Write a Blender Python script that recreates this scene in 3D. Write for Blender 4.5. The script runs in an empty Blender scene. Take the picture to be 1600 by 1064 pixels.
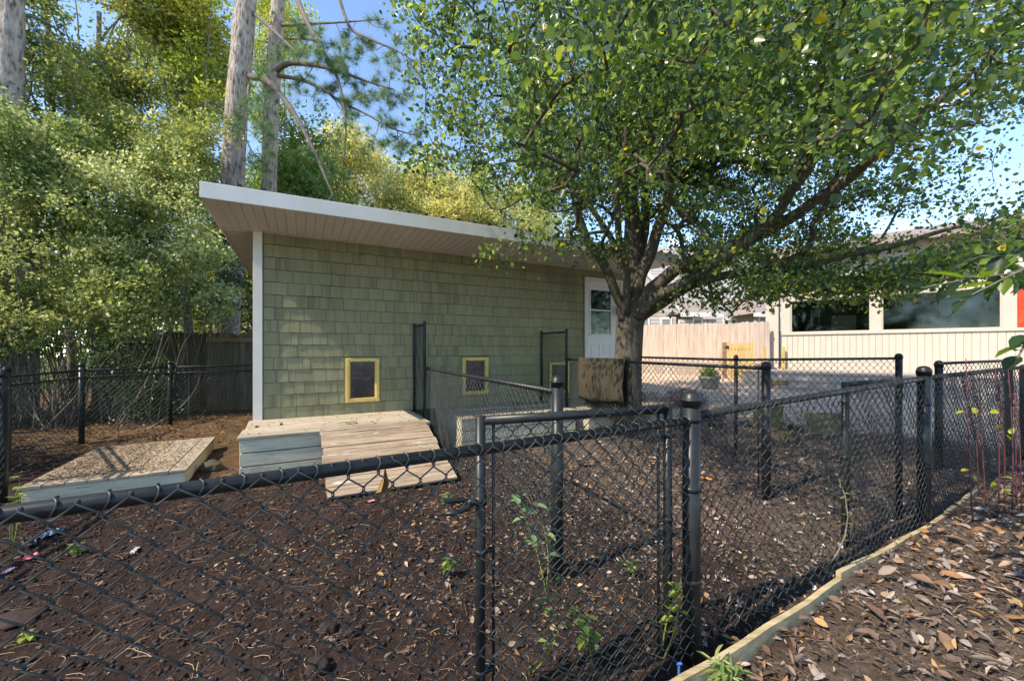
import bpy, bmesh, math, random
import numpy as np
from mathutils import Vector, Matrix
R = math.radians
random.seed(7)
rng = np.random.default_rng(7)
SC = bpy.context.scene
COL = SC.collection
EZ = 1.46                       # eye height over the soil of the dog run

# ------------------------------------------------------------------ camera, sky, sun, exposure
cam = bpy.data.cameras.new('camera'); camo = bpy.data.objects.new('camera', cam); COL.objects.link(camo)
camo.location = (0, 0, EZ); camo.rotation_euler = (R(90), 0, 0)
cam.sensor_width = 36; cam.lens = 630 / 1600 * 36; cam.shift_y = 14 / 1600
cam.clip_start = 0.05; cam.clip_end = 600
SC.camera = camo
SUN_EL, SUN_AZ = 47, 238        # degrees; azimuth clockwise from +Y
w = bpy.data.worlds.new('World'); SC.world = w; w.use_nodes = True
nt = w.node_tree; nt.nodes.clear()
sky = nt.nodes.new('ShaderNodeTexSky'); sky.sky_type = 'NISHITA'; sky.sun_disc = False
sky.sun_elevation = R(SUN_EL); sky.sun_rotation = R(SUN_AZ); sky.air_density = 0.85; sky.dust_density = 0.0; sky.ozone_density = 3.0; sky.altitude = 2500
bg = nt.nodes.new('ShaderNodeBackground'); bg.inputs[1].default_value = 0.15
wo = nt.nodes.new('ShaderNodeOutputWorld')
tc = nt.nodes.new('ShaderNodeTexCoord'); mp = nt.nodes.new('ShaderNodeMapping'); mp.inputs['Scale'].default_value = (1, 1, 2.6)
nz = nt.nodes.new('ShaderNodeTexNoise'); nz.inputs['Scale'].default_value = 3.4; nz.inputs['Detail'].default_value = 9; nz.inputs['Roughness'].default_value = .62
cr = nt.nodes.new('ShaderNodeValToRGB'); cr.color_ramp.elements[0].position = .60; cr.color_ramp.elements[1].position = .76
mx = nt.nodes.new('ShaderNodeMix'); mx.data_type = 'RGBA'; mx.inputs[7].default_value = (6.0, 6.2, 6.6, 1)
L = nt.links.new
L(tc.outputs['Generated'], mp.inputs[0]); L(mp.outputs[0], nz.inputs['Vector']); L(nz.outputs[0], cr.inputs[0])
hs = nt.nodes.new('ShaderNodeHueSaturation'); hs.inputs['Saturation'].default_value = 1.06; L(sky.outputs[0], hs.inputs['Color'])
L(cr.outputs[0], mx.inputs[0]); L(hs.outputs[0], mx.inputs[6]); L(mx.outputs[2], bg.inputs[0]); L(bg.outputs[0], wo.inputs[0])
sun = bpy.data.lights.new('sun', 'SUN'); sun.energy = 2.0; sun.angle = R(0.6); sun.color = (1, .955, .88)
suno = bpy.data.objects.new('sun', sun); COL.objects.link(suno)
sd = Vector((math.sin(R(SUN_AZ)) * math.cos(R(SUN_EL)), math.cos(R(SUN_AZ)) * math.cos(R(SUN_EL)), math.sin(R(SUN_EL))))
suno.rotation_euler = sd.to_track_quat('Z', 'Y').to_euler(); suno.location = sd * 40
SC.view_settings.view_transform = 'Standard'; SC.view_settings.look = 'None'
SC.view_settings.exposure = 1.92; SC.view_settings.gamma = 1; SC.view_settings.use_curve_mapping = False
SC.view_settings.use_white_balance = True; SC.view_settings.white_balance_temperature = 7900
SC.render.engine = 'CYCLES'
SC.cycles.max_bounces = 7; SC.cycles.transparent_max_bounces = 8

# ------------------------------------------------------------------ helpers
def P(u, v, Y):                 # a point at depth Y seen along pixel u, v of the photograph
    return Vector(((u - 800) / 630 * Y, Y, EZ + (546 - v) / 630 * Y))

def link(o, parent=None):
    COL.objects.link(o)
    if parent is not None: o.parent = parent
    return o

def tag(o, label=None, cat=None, group=None, kind=None):
    if label: o['label'] = label
    if cat: o['category'] = cat
    if group: o['group'] = group
    if kind: o['kind'] = kind
    return o

def thing(name, label, cat, loc=(0, 0, 0), rz=0, group=None):
    o = bpy.data.objects.new(name, None); COL.objects.link(o); o.empty_display_size = .1
    o.location = loc; o.rotation_euler = (0, 0, rz)
    return tag(o, label, cat, group)

def inst(name, mesh, parent, loc=(0, 0, 0), rot=(0, 0, 0), sc=(1, 1, 1)):
    o = bpy.data.objects.new(name, mesh); link(o, parent); o.location = loc; o.rotation_euler = rot; o.scale = sc
    return o

def np_mesh(name, V, F, mat, cols=None, smooth=False):
    """V (n,3); F (m,k) same-size faces; cols (n,3) point colours"""
    V = np.asarray(V, dtype=np.float32); F = np.asarray(F, dtype=np.int32)
    me = bpy.data.meshes.new(name); n, m, k = len(V), len(F), F.shape[1]
    me.vertices.add(n); me.vertices.foreach_set('co', V.ravel())
    me.loops.add(m * k); me.loops.foreach_set('vertex_index', F.ravel())
    me.polygons.add(m); me.polygons.foreach_set('loop_start', np.arange(0, m * k, k, dtype=np.int32))
    me.polygons.foreach_set('loop_total', np.full(m, k, dtype=np.int32))
    if smooth: me.polygons.foreach_set('use_smooth', np.ones(m, dtype=bool))
    me.update(calc_edges=True)
    if cols is not None:
        a = me.color_attributes.new('Col', 'FLOAT_COLOR', 'POINT')
        c = np.ones((n, 4), dtype=np.float32); c[:, :3] = cols; a.data.foreach_set('color', c.ravel())
    if mat: me.materials.append(mat)
    return me

class MB:
    """collects simple solids into one mesh"""
    def __init__(s): s.v = []; s.f = []; s.M = None
    def add(s, vs, fs):
        b = len(s.v)
        for p in vs:
            p = Vector(p)
            if s.M is not None: p = s.M @ p
            s.v.append(tuple(p))
        s.f += [tuple(b + i for i in f) for f in fs]
    def box(s, x0, x1, y0, y1, z0, z1):
        s.add([(x0, y0, z0), (x1, y0, z0), (x1, y1, z0), (x0, y1, z0), (x0, y0, z1), (x1, y0, z1), (x1, y1, z1), (x0, y1, z1)],
              [(0, 3, 2, 1), (4, 5, 6, 7), (0, 1, 5, 4), (1, 2, 6, 5), (2, 3, 7, 6), (3, 0, 4, 7)]); return s
    def obox(s, A, B, hw, hh, up=(0, 0, 1)):
        A = Vector(A); B = Vector(B); d = (B - A).normalized(); up = Vector(up)
        sx = d.cross(up).normalized(); sz = sx.cross(d).normalized()
        vs = [q + sx * (hw * a) + sz * (hh * b) for q in (A, B) for a, b in ((-1, -1), (1, -1), (1, 1), (-1, 1))]
        s.add(vs, [(0, 1, 2, 3), (7, 6, 5, 4), (0, 4, 5, 1), (1, 5, 6, 2), (2, 6, 7, 3), (3, 7, 4, 0)]); return s
    def tube(s, pts, rad, sides=8, cap=True):
        pts = [Vector(p) for p in pts]; n = len(pts)
        if not hasattr(rad, '__len__'): rad = [rad] * n
        vs = []; ref = None
        for i, p in enumerate(pts):
            t = (pts[min(i + 1, n - 1)] - pts[max(i - 1, 0)]).normalized()
            if ref is None: ref = Vector((0, 0, 1)) if abs(t.z) < .9 else Vector((1, 0, 0))
            a = t.cross(ref).normalized(); b = a.cross(t).normalized(); ref = b
            for k in range(sides):
                th = 2 * math.pi * k / sides
                vs.append(p + a * (rad[i] * math.cos(th)) + b * (rad[i] * math.sin(th)))
        fs = [(i * sides + k, i * sides + (k + 1) % sides, (i + 1) * sides + (k + 1) % sides, (i + 1) * sides + k) for i in range(n - 1) for k in range(sides)]
        if cap: fs += [tuple(range(sides))[::-1], tuple(range((n - 1) * sides, n * sides))]
        s.add(vs, fs); return s
    def lathe(s, prof, c=(0, 0, 0), sides=16):
        vs = []; c = Vector(c)
        for r, z in prof:
            for k in range(sides):
                th = 2 * math.pi * k / sides; vs.append(c + Vector((r * math.cos(th), r * math.sin(th), z)))
        fs = [(i * sides + k, i * sides + (k + 1) % sides, (i + 1) * sides + (k + 1) % sides, (i + 1) * sides + k) for i in range(len(prof) - 1) for k in range(sides)]
        fs += [tuple(range(sides))[::-1], tuple(range((len(prof) - 1) * sides, len(prof) * sides))]
        s.add(vs, fs); return s
    def mesh(s, name, mat, smooth=False, bevel=0):
        me = bpy.data.meshes.new(name); me.from_pydata(s.v, [], s.f)
        if smooth: me.polygons.foreach_set('use_smooth', np.ones(len(me.polygons), dtype=bool))
        if bevel:
            bm = bmesh.new(); bm.from_mesh(me)
            bmesh.ops.bevel(bm, geom=bm.edges[:], offset=bevel, segments=1, affect='EDGES'); bm.to_mesh(me); bm.free()
        me.materials.append(mat); me.update(); return me
    def obj(s, name, mat, parent=None, smooth=False, bevel=0):
        return link(bpy.data.objects.new(name, s.mesh(name, mat, smooth, bevel)), parent)

def smooth01(x): x = np.clip(x, 0, 1); return x * x * (3 - 2 * x)
_G = rng.random((256, 256)).astype(np.float32)
def vnoise(x, y):
    xi = np.floor(x).astype(int); yi = np.floor(y).astype(int); fx = smooth01(x - xi); fy = smooth01(y - yi)
    g = lambda i, j: _G[i & 255, j & 255]
    return (g(xi, yi) * (1 - fx) + g(xi + 1, yi) * fx) * (1 - fy) + (g(xi, yi + 1) * (1 - fx) + g(xi + 1, yi + 1) * fx) * fy
def fbm(x, y, o=4):
    s = 0; a = .5
    for i in range(o): s = s + a * (vnoise(x * 2 ** i + 17 * i, y * 2 ** i + 31 * i) - .5); a *= .5
    return s

# ------------------------------------------------------------------ materials
def nmat(name, stops, scale=4, detail=6, stretch=(1, 1, 1), rough=.8, bump=.3, bdist=.01, bscale=None, rand=0.0, spot=None, spec=.3, metal=0, coord='Object', attr=False, island=0.0):
    m = bpy.data.materials.new(name); m.use_nodes = True; t = m.node_tree; N = t.nodes.new; l = t.links.new
    b = t.nodes['Principled BSDF']; b.inputs['Roughness'].default_value = rough; b.inputs['Specular IOR Level'].default_value = spec; b.inputs['Metallic'].default_value = metal
    co = N('ShaderNodeTexCoord'); mp = N('ShaderNodeMapping'); mp.inputs['Scale'].default_value = stretch
    vec = mp.outputs[0]
    oi = N('ShaderNodeObjectInfo')
    ad = N('ShaderNodeVectorMath'); ad.operation = 'ADD'; mu = N('ShaderNodeMath'); mu.operation = 'MULTIPLY'; mu.inputs[1].default_value = 37.0
    l(oi.outputs['Random'], mu.inputs[0]); l(co.outputs[coord], ad.inputs[0]); l(mu.outputs[0], ad.inputs[1]); l(ad.outputs[0], mp.inputs[0])
    n = N('ShaderNodeTexNoise'); n.inputs['Scale'].default_value = scale; n.inputs['Detail'].default_value = detail; n.inputs['Roughness'].default_value = .6
    l(vec, n.inputs['Vector'])
    r = N('ShaderNodeValToRGB'); e = r.color_ramp.elements
    e[0].position, e[0].color = stops[0][0], (*stops[0][1], 1); e[1].position, e[1].color = stops[-1][0], (*stops[-1][1], 1)
    for p, c in stops[1:-1]: x = e.new(p); x.color = (*c, 1)
    l(n.outputs[0], r.inputs[0]); out = r.outputs[0]
    if spot:
        for (sc, lo, hi, c, st) in spot:
            m2 = N('ShaderNodeMapping'); m2.inputs['Scale'].default_value = st; l(ad.outputs[0], m2.inputs[0])
            n2 = N('ShaderNodeTexNoise'); n2.inputs['Scale'].default_value = sc; n2.inputs['Detail'].default_value = 7; n2.inputs['Roughness'].default_value = .65; l(m2.outputs[0], n2.inputs['Vector'])
            r2 = N('ShaderNodeMapRange'); r2.inputs[1].default_value = lo; r2.inputs[2].default_value = hi; l(n2.outputs[0], r2.inputs[0])
            mm = N('ShaderNodeMix'); mm.data_type = 'RGBA'; l(r2.outputs[0], mm.inputs[0]); l(out, mm.inputs[6]); mm.inputs[7].default_value = (*c, 1); out = mm.outputs[2]
    if rand or island:
        src = oi.outputs['Random']; amt = rand
        if island: g = N('ShaderNodeNewGeometry'); src = g.outputs['Random Per Island']; amt = island
        mr = N('ShaderNodeMapRange'); mr.inputs[3].default_value = 1 - amt; mr.inputs[4].default_value = 1 + amt; l(src, mr.inputs[0])
        hv = N('ShaderNodeHueSaturation'); l(mr.outputs[0], hv.inputs['Value']); l(out, hv.inputs['Color']); out = hv.outputs[0]
    l(out, b.inputs['Base Color'])
    if bump:
        n3 = N('ShaderNodeTexNoise'); n3.inputs['Scale'].default_value = bscale or scale * 4; n3.inputs['Detail'].default_value = 6; l(vec, n3.inputs['Vector'])
        bp = N('ShaderNodeBump'); bp.inputs['Strength'].default_value = bump; bp.inputs['Distance'].default_value = bdist; l(n3.outputs[0], bp.inputs['Height']); l(bp.outputs[0], b.inputs['Normal'])
    return m

def leafmat(name, trans=.4, rough=.42, spec=.4):
    m = bpy.data.materials.new(name); m.use_nodes = True; t = m.node_tree; N = t.nodes.new; l = t.links.new
    b = t.nodes['Principled BSDF']; b.inputs['Roughness'].default_value = rough; b.inputs['Specular IOR Level'].default_value = spec
    a = N('ShaderNodeAttribute'); a.attribute_name = 'Col'
    tr = N('ShaderNodeBsdfTranslucent'); hv = N('ShaderNodeHueSaturation'); hv.inputs['Value'].default_value = 1.6; hv.inputs['Hue'].default_value = .495; hv.inputs['Saturation'].default_value = 1.1
    mx = N('ShaderNodeMixShader'); mx.inputs[0].default_value = trans
    l(a.outputs['Color'], b.inputs['Base Color']); l(a.outputs['Color'], hv.inputs['Color']); l(hv.outputs[0], tr.inputs['Color'])
    l(b.outputs[0], mx.inputs[1]); l(tr.outputs[0], mx.inputs[2]); l(mx.outputs[0], t.nodes['Material Output'].inputs['Surface'])
    return m

def colmat(name, rough=.85, spec=.2):
    m = bpy.data.materials.new(name); m.use_nodes = True; b = m.node_tree.nodes['Principled BSDF']
    b.inputs['Roughness'].default_value = rough; b.inputs['Specular IOR Level'].default_value = spec
    a = m.node_tree.nodes.new('ShaderNodeAttribute'); a.attribute_name = 'Col'; m.node_tree.links.new(a.outputs['Color'], b.inputs['Base Color'])
    return m

def glassmat(name, tint, refl=.25):
    m = bpy.data.materials.new(name); m.use_nodes = True; t = m.node_tree; N = t.nodes.new; l = t.links.new
    g = N('ShaderNodeBsdfGlossy'); g.inputs['Roughness'].default_value = .045; g.inputs[0].default_value = (.5, .52, .5, 1)
    tr = N('ShaderNodeBsdfTransparent'); tr.inputs[0].default_value = (*tint, 1); f = N('ShaderNodeFresnel'); f.inputs[0].default_value = 1.5
    ad = N('ShaderNodeMath'); ad.operation = 'ADD'; ad.inputs[1].default_value = refl; ad.use_clamp = True
    mx = N('ShaderNodeMixShader'); l(f.outputs[0], ad.inputs[0]); l(ad.outputs[0], mx.inputs[0]); l(tr.outputs[0], mx.inputs[1]); l(g.outputs[0], mx.inputs[2])
    l(mx.outputs[0], t.nodes['Material Output'].inputs['Surface']); return m

M = {}
M['shingle'] = nmat('green_shingle', [(.3, (.235, .228, .128)), (.7, (.31, .302, .185))], 1.6, 5, (1, 1, 1), .8, .5, .004, 60, rand=.065, spot=[(30, .45, .7, (.20, .19, .095), (12, 12, .6)), (.8, .52, .66, (.15, .15, .09), (1, 1, .3)), (2.5, .56, .72, (.19, .20, .13), (1, 1, .25))])
M['shingle_joint'] = nmat('dark_joint', [(.3, (.05, .055, .03)), (.7, (.075, .08, .045))], 8)
M['white'] = nmat('cream_trim', [(.3, (.70, .67, .60)), (.7, (.79, .76, .69))], 3, rough=.5, bump=.05, spot=[(6, .6, .75, (.45, .42, .36), (1, 1, .3))])
M['soffit'] = nmat('soffit_vinyl', [(.3, (.62, .585, .54)), (.7, (.69, .65, .60))], 2, rough=.5, bump=.05, rand=.03)
M['roofmetal'] = nmat('dark_metal_roof', [(.3, (.03, .035, .035)), (.7, (.06, .065, .06))], 3, rough=.4, bump=.1, metal=.3)
M['mint'] = nmat('worn_mint_paint', [(.3, (.46, .42, .31)), (.6, (.58, .54, .41)), (.8, (.63, .59, .46))], 5, 8, (.6, 3, 3), .7, .4, .006, 30, rand=.06,
                 spot=[(9, .60, .66, (.10, .075, .05), (.4, 5, 5)), (40, .62, .68, (.06, .05, .035), (.35, 3, 3)), (3, .55, .7, (.30, .25, .18), (.6, 2, 2))])
M['plank'] = nmat('worn_tan_plank', [(.25, (.19, .14, .10)), (.5, (.32, .245, .18)), (.75, (.43, .35, .27))], 4, 9, (.5, 6, 6), .85, .7, .006, 14, rand=.12,
                  spot=[(12, .53, .62, (.10, .07, .045), (.25, 9, 9)), (5, .60, .68, (.50, .48, .41), (.6, 3, 3)), (2.2, .55, .75, (.17, .12, .085), (1, 1, 1))])
M['plank_grey'] = nmat('worn_grey_plank', [(.25, (.24, .215, .165)), (.5, (.38, .345, .275)), (.75, (.48, .45, .37))], 4, 9, (.5, 6, 6), .85, .7, .006, 14, rand=.12,
                  spot=[(5, .47, .62, (.36, .26, .185), (.5, 3, 3)), (14, .60, .67, (.11, .08, .06), (.3, 9, 9))])
M['blackvinyl'] = nmat('black_vinyl', [(.3, (.010, .012, .013)), (.7, (.022, .026, .028))], 12, rough=.38, bump=.12, bdist=.002, bscale=40, spec=.3, spot=[(5, .55, .75, (.022, .032, .027), (1, 1, 1)), (70, .68, .74, (.09, .09, .085), (1, 1, 1))])
M['wire'] = nmat('vinyl_wire', [(.3, (.022, .025, .026)), (.7, (.06, .064, .062))], 9, rough=.45, bump=0, spec=.5)
M['gold'] = nmat('brass_paint', [(.3, (.60, .42, .10)), (.7, (.78, .60, .22))], 14, rough=.45, bump=.25, bdist=.003, spot=[(20, .62, .68, (.16, .10, .04), (1, 1, 1))])
M['flap'] = nmat('smoked_flap', [(.3, (.015, .015, .022)), (.7, (.06, .045, .05))], 3, rough=.2, bump=.05, spec=.6, spot=[(4, .5, .75, (.13, .10, .11), (1, 1, 2))])
M['bark'] = nmat('pear_bark', [(.3, (.055, .045, .035)), (.6, (.12, .10, .08)), (.8, (.17, .145, .115))], 7, 9, (3, 3, .7), .9, 1.0, .03, 9, spot=[(3, .52, .64, (.09, .095, .045), (1, 1, .6))])
M['pinebark'] = nmat('pine_bark', [(.34, (.08, .06, .05)), (.46, (.30, .24, .20)), (.7, (.50, .42, .37))], 9, 6, (1.6, 1.6, .5), .9, 1, .05, 9)
M['limbbark'] = nmat('pine_limb_bark', [(.3, (.09, .075, .065)), (.7, (.22, .18, .155))], 9, rough=.95)
M['stem'] = nmat('grey_stem', [(.3, (.10, .09, .07)), (.7, (.22, .20, .16))], 9, rough=.9)
M['fenceold'] = nmat('old_fence_board', [(.3, (.08, .072, .04)), (.5, (.15, .13, .08)), (.75, (.22, .19, .12))], 4, 8, (6, 6, .5), .9, .6, .008, rand=.2)
M['fencenew'] = nmat('pale_fence_board', [(.3, (.40, .30, .25)), (.5, (.52, .42, .35)), (.75, (.60, .51, .43))], 3, 8, (7, 7, .5), .85, .4, .006, rand=.1, spot=[(9, .66, .7, (.28, .18, .12), (1, 1, 1))])
M['yellowwood'] = nmat('new_yellow_lumber', [(.3, (.50, .33, .10)), (.7, (.68, .49, .20))], 4, 6, (5, 5, .5), .7, .2, rand=.06)
M['brownwood'] = nmat('brown_timber', [(.3, (.16, .10, .05)), (.7, (.34, .23, .12))], 4, 6, (.5, 4, 4), .85, .4)
M['beige'] = nmat('beige_board', [(.3, (.46, .42, .36)), (.7, (.52, .475, .405))], 3, rough=.6, bump=.05, rand=.03)
M['beigetrim'] = nmat('beige_trim', [(.3, (.46, .41, .35)), (.7, (.52, .465, .40))], 3, rough=.5, bump=.04)
M['lap'] = nmat('pinkish_lap_siding', [(.3, (.50, .45, .42)), (.7, (.56, .51, .47))], 2, rough=.6, bump=.04, rand=.02)
M['purewhite'] = nmat('white_paint', [(.3, (.75, .74, .72)), (.7, (.80, .79, .77))], 3, rough=.45, bump=.03)
M['asphaltroof'] = nmat('brown_roof_shingle', [(.3, (.20, .16, .15)), (.7, (.32, .27, .25))], 12, 6, (1, 1, 1), .9, .4, .01)
M['glass'] = glassmat('window_glass', (.55, .62, .60), .03)
M['glassdark'] = glassmat('dark_window_glass', (.5, .56, .52), .05)
M['interior'] = nmat('dim_interior', [(.3, (.05, .05, .035)), (.7, (.09, .085, .06))], 2)
M['rug'] = nmat('stiff_brown_rug', [(.3, (.038, .033, .021)), (.6, (.058, .050, .033)), (.8, (.085, .073, .05))], 3, 8, (1, 1, .5), .95, .8, .01, 25)
M['board_moss'] = nmat('mossy_board', [(.3, (.13, .125, .055)), (.7, (.21, .20, .10))], 5, rough=.9)
M['kick'] = nmat('weathered_edging_board', [(.3, (.28, .22, .12)), (.55, (.42, .34, .21)), (.8, (.54, .45, .30))], 5, 8, (.5, 5, 5), .9, .6, .006, spot=[(3, .52, .68, (.17, .16, .065), (1, 1, 1))])
M['concrete'] = nmat('pale_concrete', [(.3, (.42, .38, .32)), (.7, (.56, .51, .43))], 6, rough=.9, bump=.4)
M['decktop'] = nmat('mauve_deck', [(.3, (.33, .27, .25)), (.7, (.42, .35, .32))], 5, rough=.8)
M['pot'] = nmat('grey_pot', [(.3, (.16, .18, .17)), (.7, (.27, .29, .27))], 6, rough=.7)
M['blackplastic'] = nmat('black_plastic', [(.3, (.012, .012, .015)), (.7, (.03, .03, .036))], 6, rough=.4, bump=.3)
M['dirtclod'] = nmat('soil_clod', [(.3, (.020, .013, .012)), (.7, (.045, .030, .027))], 9, rough=1, bump=.8, island=.3)
M['leaf'] = leafmat('leaf_surface'); M['needle'] = leafmat('needle_surface', .3, .5)
M['pearleaf'] = leafmat('pear_leaf_surface', .55, .3, .6)
M['dry'] = colmat('dry_leaf_surface', .7, .3)
M['redcane'] = nmat('red_cane', [(.3, (.09, .025, .028)), (.7, (.16, .05, .052))], 9, rough=.5, bump=0)
M['redpaint'] = nmat('red_curtain', [(.3, (.42, .03, .015)), (.7, (.55, .08, .03))], 6)
def plain(name, c, rough=.5):
    return nmat(name, [(.3, tuple(x * .85 for x in c)), (.7, c)], 15, rough=rough, bump=.2, bdist=.002)

# ------------------------------------------------------------------ ground
def gz(x, y):
    x = np.asarray(x, float); y = np.asarray(y, float)
    z = .09 * smooth01((x - .8) / 2.5) * smooth01((y - .5) / 2)
    z = z + .053 * np.maximum(0, y - 4.6) * smooth01((x + .2) / 2.5)
    z = np.minimum(z, .09 + .6)
    z = z + .17 * np.exp(-(((x + 5.3) / 1.3) ** 2 + ((y - 7.6) / .9) ** 2))        # leaf mound behind the low platform
    return z
def patf(x, y): return smooth01((y + .62 * x - 9.2 + 1.6 * fbm(x * 1.2, y * 1.2)) / .7) * smooth01((x - 1.2) / .6)
def gzd(x, y):
    x = np.asarray(x, float); y = np.asarray(y, float); a = smooth01((11 - np.hypot(x, y)) / 4) * (1 - .8 * patf(x, y))
    return gz(x, y) + a * (.05 * fbm(x * 1.3, y * 1.3, 3) + .055 * fbm(x * 7, y * 7, 4)) - .004
def gzf(x, y): return float(gzd(np.array([x]), np.array([y]))[0])
def cfence(x): return 1.90 + (x - .845) * .56                       # line of the front fence
gx = np.concatenate([-np.geomspace(8, 90, 30)[::-1], np.arange(-7.9, 8, .035), np.geomspace(8, 90, 30)])
gy = np.concatenate([-np.geomspace(2, 60, 16)[::-1], np.arange(-1.9, 1, .12), np.arange(1.05, 9.5, .035), np.geomspace(9.6, 160, 40)])
X, Y = np.meshgrid(gx, gy); X = X.ravel(); Y = Y.ravel()
near = smooth01((11 - np.hypot(X, Y)) / 4)
pat = smooth01((Y + .62 * X - 9.2 + 1.6 * fbm(X * 1.2, Y * 1.2)) / .7) * smooth01((X - 1.2) / .6)
rough_amt = near * (1 - .8 * pat)
Z = gz(X, Y) + rough_amt * (.05 * fbm(X * 1.3, Y * 1.3, 3) + .055 * fbm(X * 7, Y * 7, 4)) - .004
outside = smooth01((cfence(X) - .1 - Y) / .25)
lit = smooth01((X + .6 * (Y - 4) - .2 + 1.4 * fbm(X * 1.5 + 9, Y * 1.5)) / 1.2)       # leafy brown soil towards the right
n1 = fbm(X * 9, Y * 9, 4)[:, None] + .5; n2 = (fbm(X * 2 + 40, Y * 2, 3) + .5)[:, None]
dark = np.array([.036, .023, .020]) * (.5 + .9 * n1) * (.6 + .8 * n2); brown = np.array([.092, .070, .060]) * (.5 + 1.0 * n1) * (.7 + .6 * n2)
tan = np.array([.66, .50, .38]) * (.7 + .45 * n1) * (.85 + .3 * n2); out = np.array([.095, .072, .058]) * (.5 + n1)
farc = np.array([.10, .09, .05]) * (.6 + .8 * n1)
mulch = np.array([.095, .058, .032]) * (.5 + n1)
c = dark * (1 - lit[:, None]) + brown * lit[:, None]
ml = (smooth01((Y - 4.6 + .35 * X + 1.5) / .8) * smooth01((-2.6 - X) / 1))[:, None]; c = c * (1 - ml) + mulch * ml
c = c * (1 - outside[:, None]) + out * outside[:, None]
c = c * (1 - pat[:, None]) + tan * pat[:, None]
ff = smooth01((np.hypot(X, Y) - 17) / 6)[:, None]; c = c * (1 - ff) + farc * ff
W_, H_ = len(gx), len(gy)
idx = np.arange(W_ * H_).reshape(H_, W_)
F = np.stack([idx[:-1, :-1], idx[:-1, 1:], idx[1:, 1:], idx[1:, :-1]], -1).reshape(-1, 4)
gm = bpy.data.materials.new('soil'); gm.use_nodes = True; t = gm.node_tree; b = t.nodes['Principled BSDF']; b.inputs['Roughness'].default_value = .95; b.inputs['Specular IOR Level'].default_value = .15
at = t.nodes.new('ShaderNodeAttribute'); at.attribute_name = 'Col'; tco = t.nodes.new('ShaderNodeTexCoord')
vor = t.nodes.new('ShaderNodeTexNoise'); vor.inputs['Scale'].default_value = 38; vor.inputs['Detail'].default_value = 8; vor.inputs['Roughness'].default_value = .7
mr = t.nodes.new('ShaderNodeMapRange'); mr.inputs[1].default_value = .3; mr.inputs[2].default_value = .7; mr.inputs[3].default_value = .45; mr.inputs[4].default_value = 1.6
hv = t.nodes.new('ShaderNodeHueSaturation'); bp = t.nodes.new('ShaderNodeBump'); bp.inputs['Strength'].default_value = 1; bp.inputs['Distance'].default_value = .02
l = t.links.new; l(tco.outputs['Object'], vor.inputs['Vector']); l(vor.outputs[0], mr.inputs[0]); l(mr.outputs[0], hv.inputs['Value']); l(at.outputs['Color'], hv.inputs['Color']); l(hv.outputs[0], b.inputs['Base Color']); l(vor.outputs[0], bp.inputs['Height']); l(bp.outputs[0], b.inputs['Normal'])
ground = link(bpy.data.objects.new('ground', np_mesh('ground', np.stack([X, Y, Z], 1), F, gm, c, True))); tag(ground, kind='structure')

# ------------------------------------------------------------------ foliage tools
T4 = (np.array([(0, 0, 0), (-.5, .45, .12), (0, 1, 0), (.5, .45, .12)]), np.array([(0, 2, 1), (0, 3, 2)]))
T6 = (np.array([(0, 0, 0), (-.46, .28, .10), (-.40, .62, .06), (0, 1, -.10), (.40, .62, .06), (.46, .28, .10)]), np.array([(0, 3, 2, 1), (0, 5, 4, 3)]))
T3 = (np.array([(-.5, 0, 0), (.5, 0, 0), (0, 1, 0)]), np.array([(0, 1, 2)]))
def unit(a): return a / np.maximum(np.linalg.norm(a, axis=-1, keepdims=True), 1e-9)
def leaves(C, D, Nn, Ln, Wd, tmpl, cols):
    """leaf blades at C pointing along D with normal Nn"""
    tv, tf = tmpl; D = unit(D); S = unit(np.cross(D, Nn)); U = np.cross(S, D); n = len(C); k = len(tv)
    V = C[:, None, :] + S[:, None, :] * (tv[None, :, 0, None] * Wd[:, None, None]) + D[:, None, :] * (tv[None, :, 1, None] * Ln[:, None, None]) + U[:, None, :] * (tv[None, :, 2, None] * Ln[:, None, None])
    Fc = (np.arange(n) * k)[:, None, None] + tf[None]
    return V.reshape(-1, 3), Fc.reshape(-1, tf.shape[1]), np.repeat(cols, k, 0)
def palette(n, cols, jit=.25, bias=None):
    cols = np.array(cols); i = rng.integers(0, len(cols), n) if bias is None else bias
    return np.clip(cols[i] * (1 + jit * (rng.random((n, 1)) * 2 - 1)), 0, 1)
def rdir(n): return unit(rng.normal(size=(n, 3)))

def limb_pts(A, B, sag=.0, jit=.08, n=6):
    A = Vector(A); B = Vector(B); Ld = (B - A).length; pts = []
    o = Vector((random.uniform(-1, 1), random.uniform(-1, 1), random.uniform(-1, 1))) * jit * Ld
    for i in range(n + 1):
        t = i / n; k = 4 * t * (1 - t); pts.append(A.lerp(B, t) + o * k + Vector((0, 0, -sag * Ld * k)))
    return pts

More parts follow.
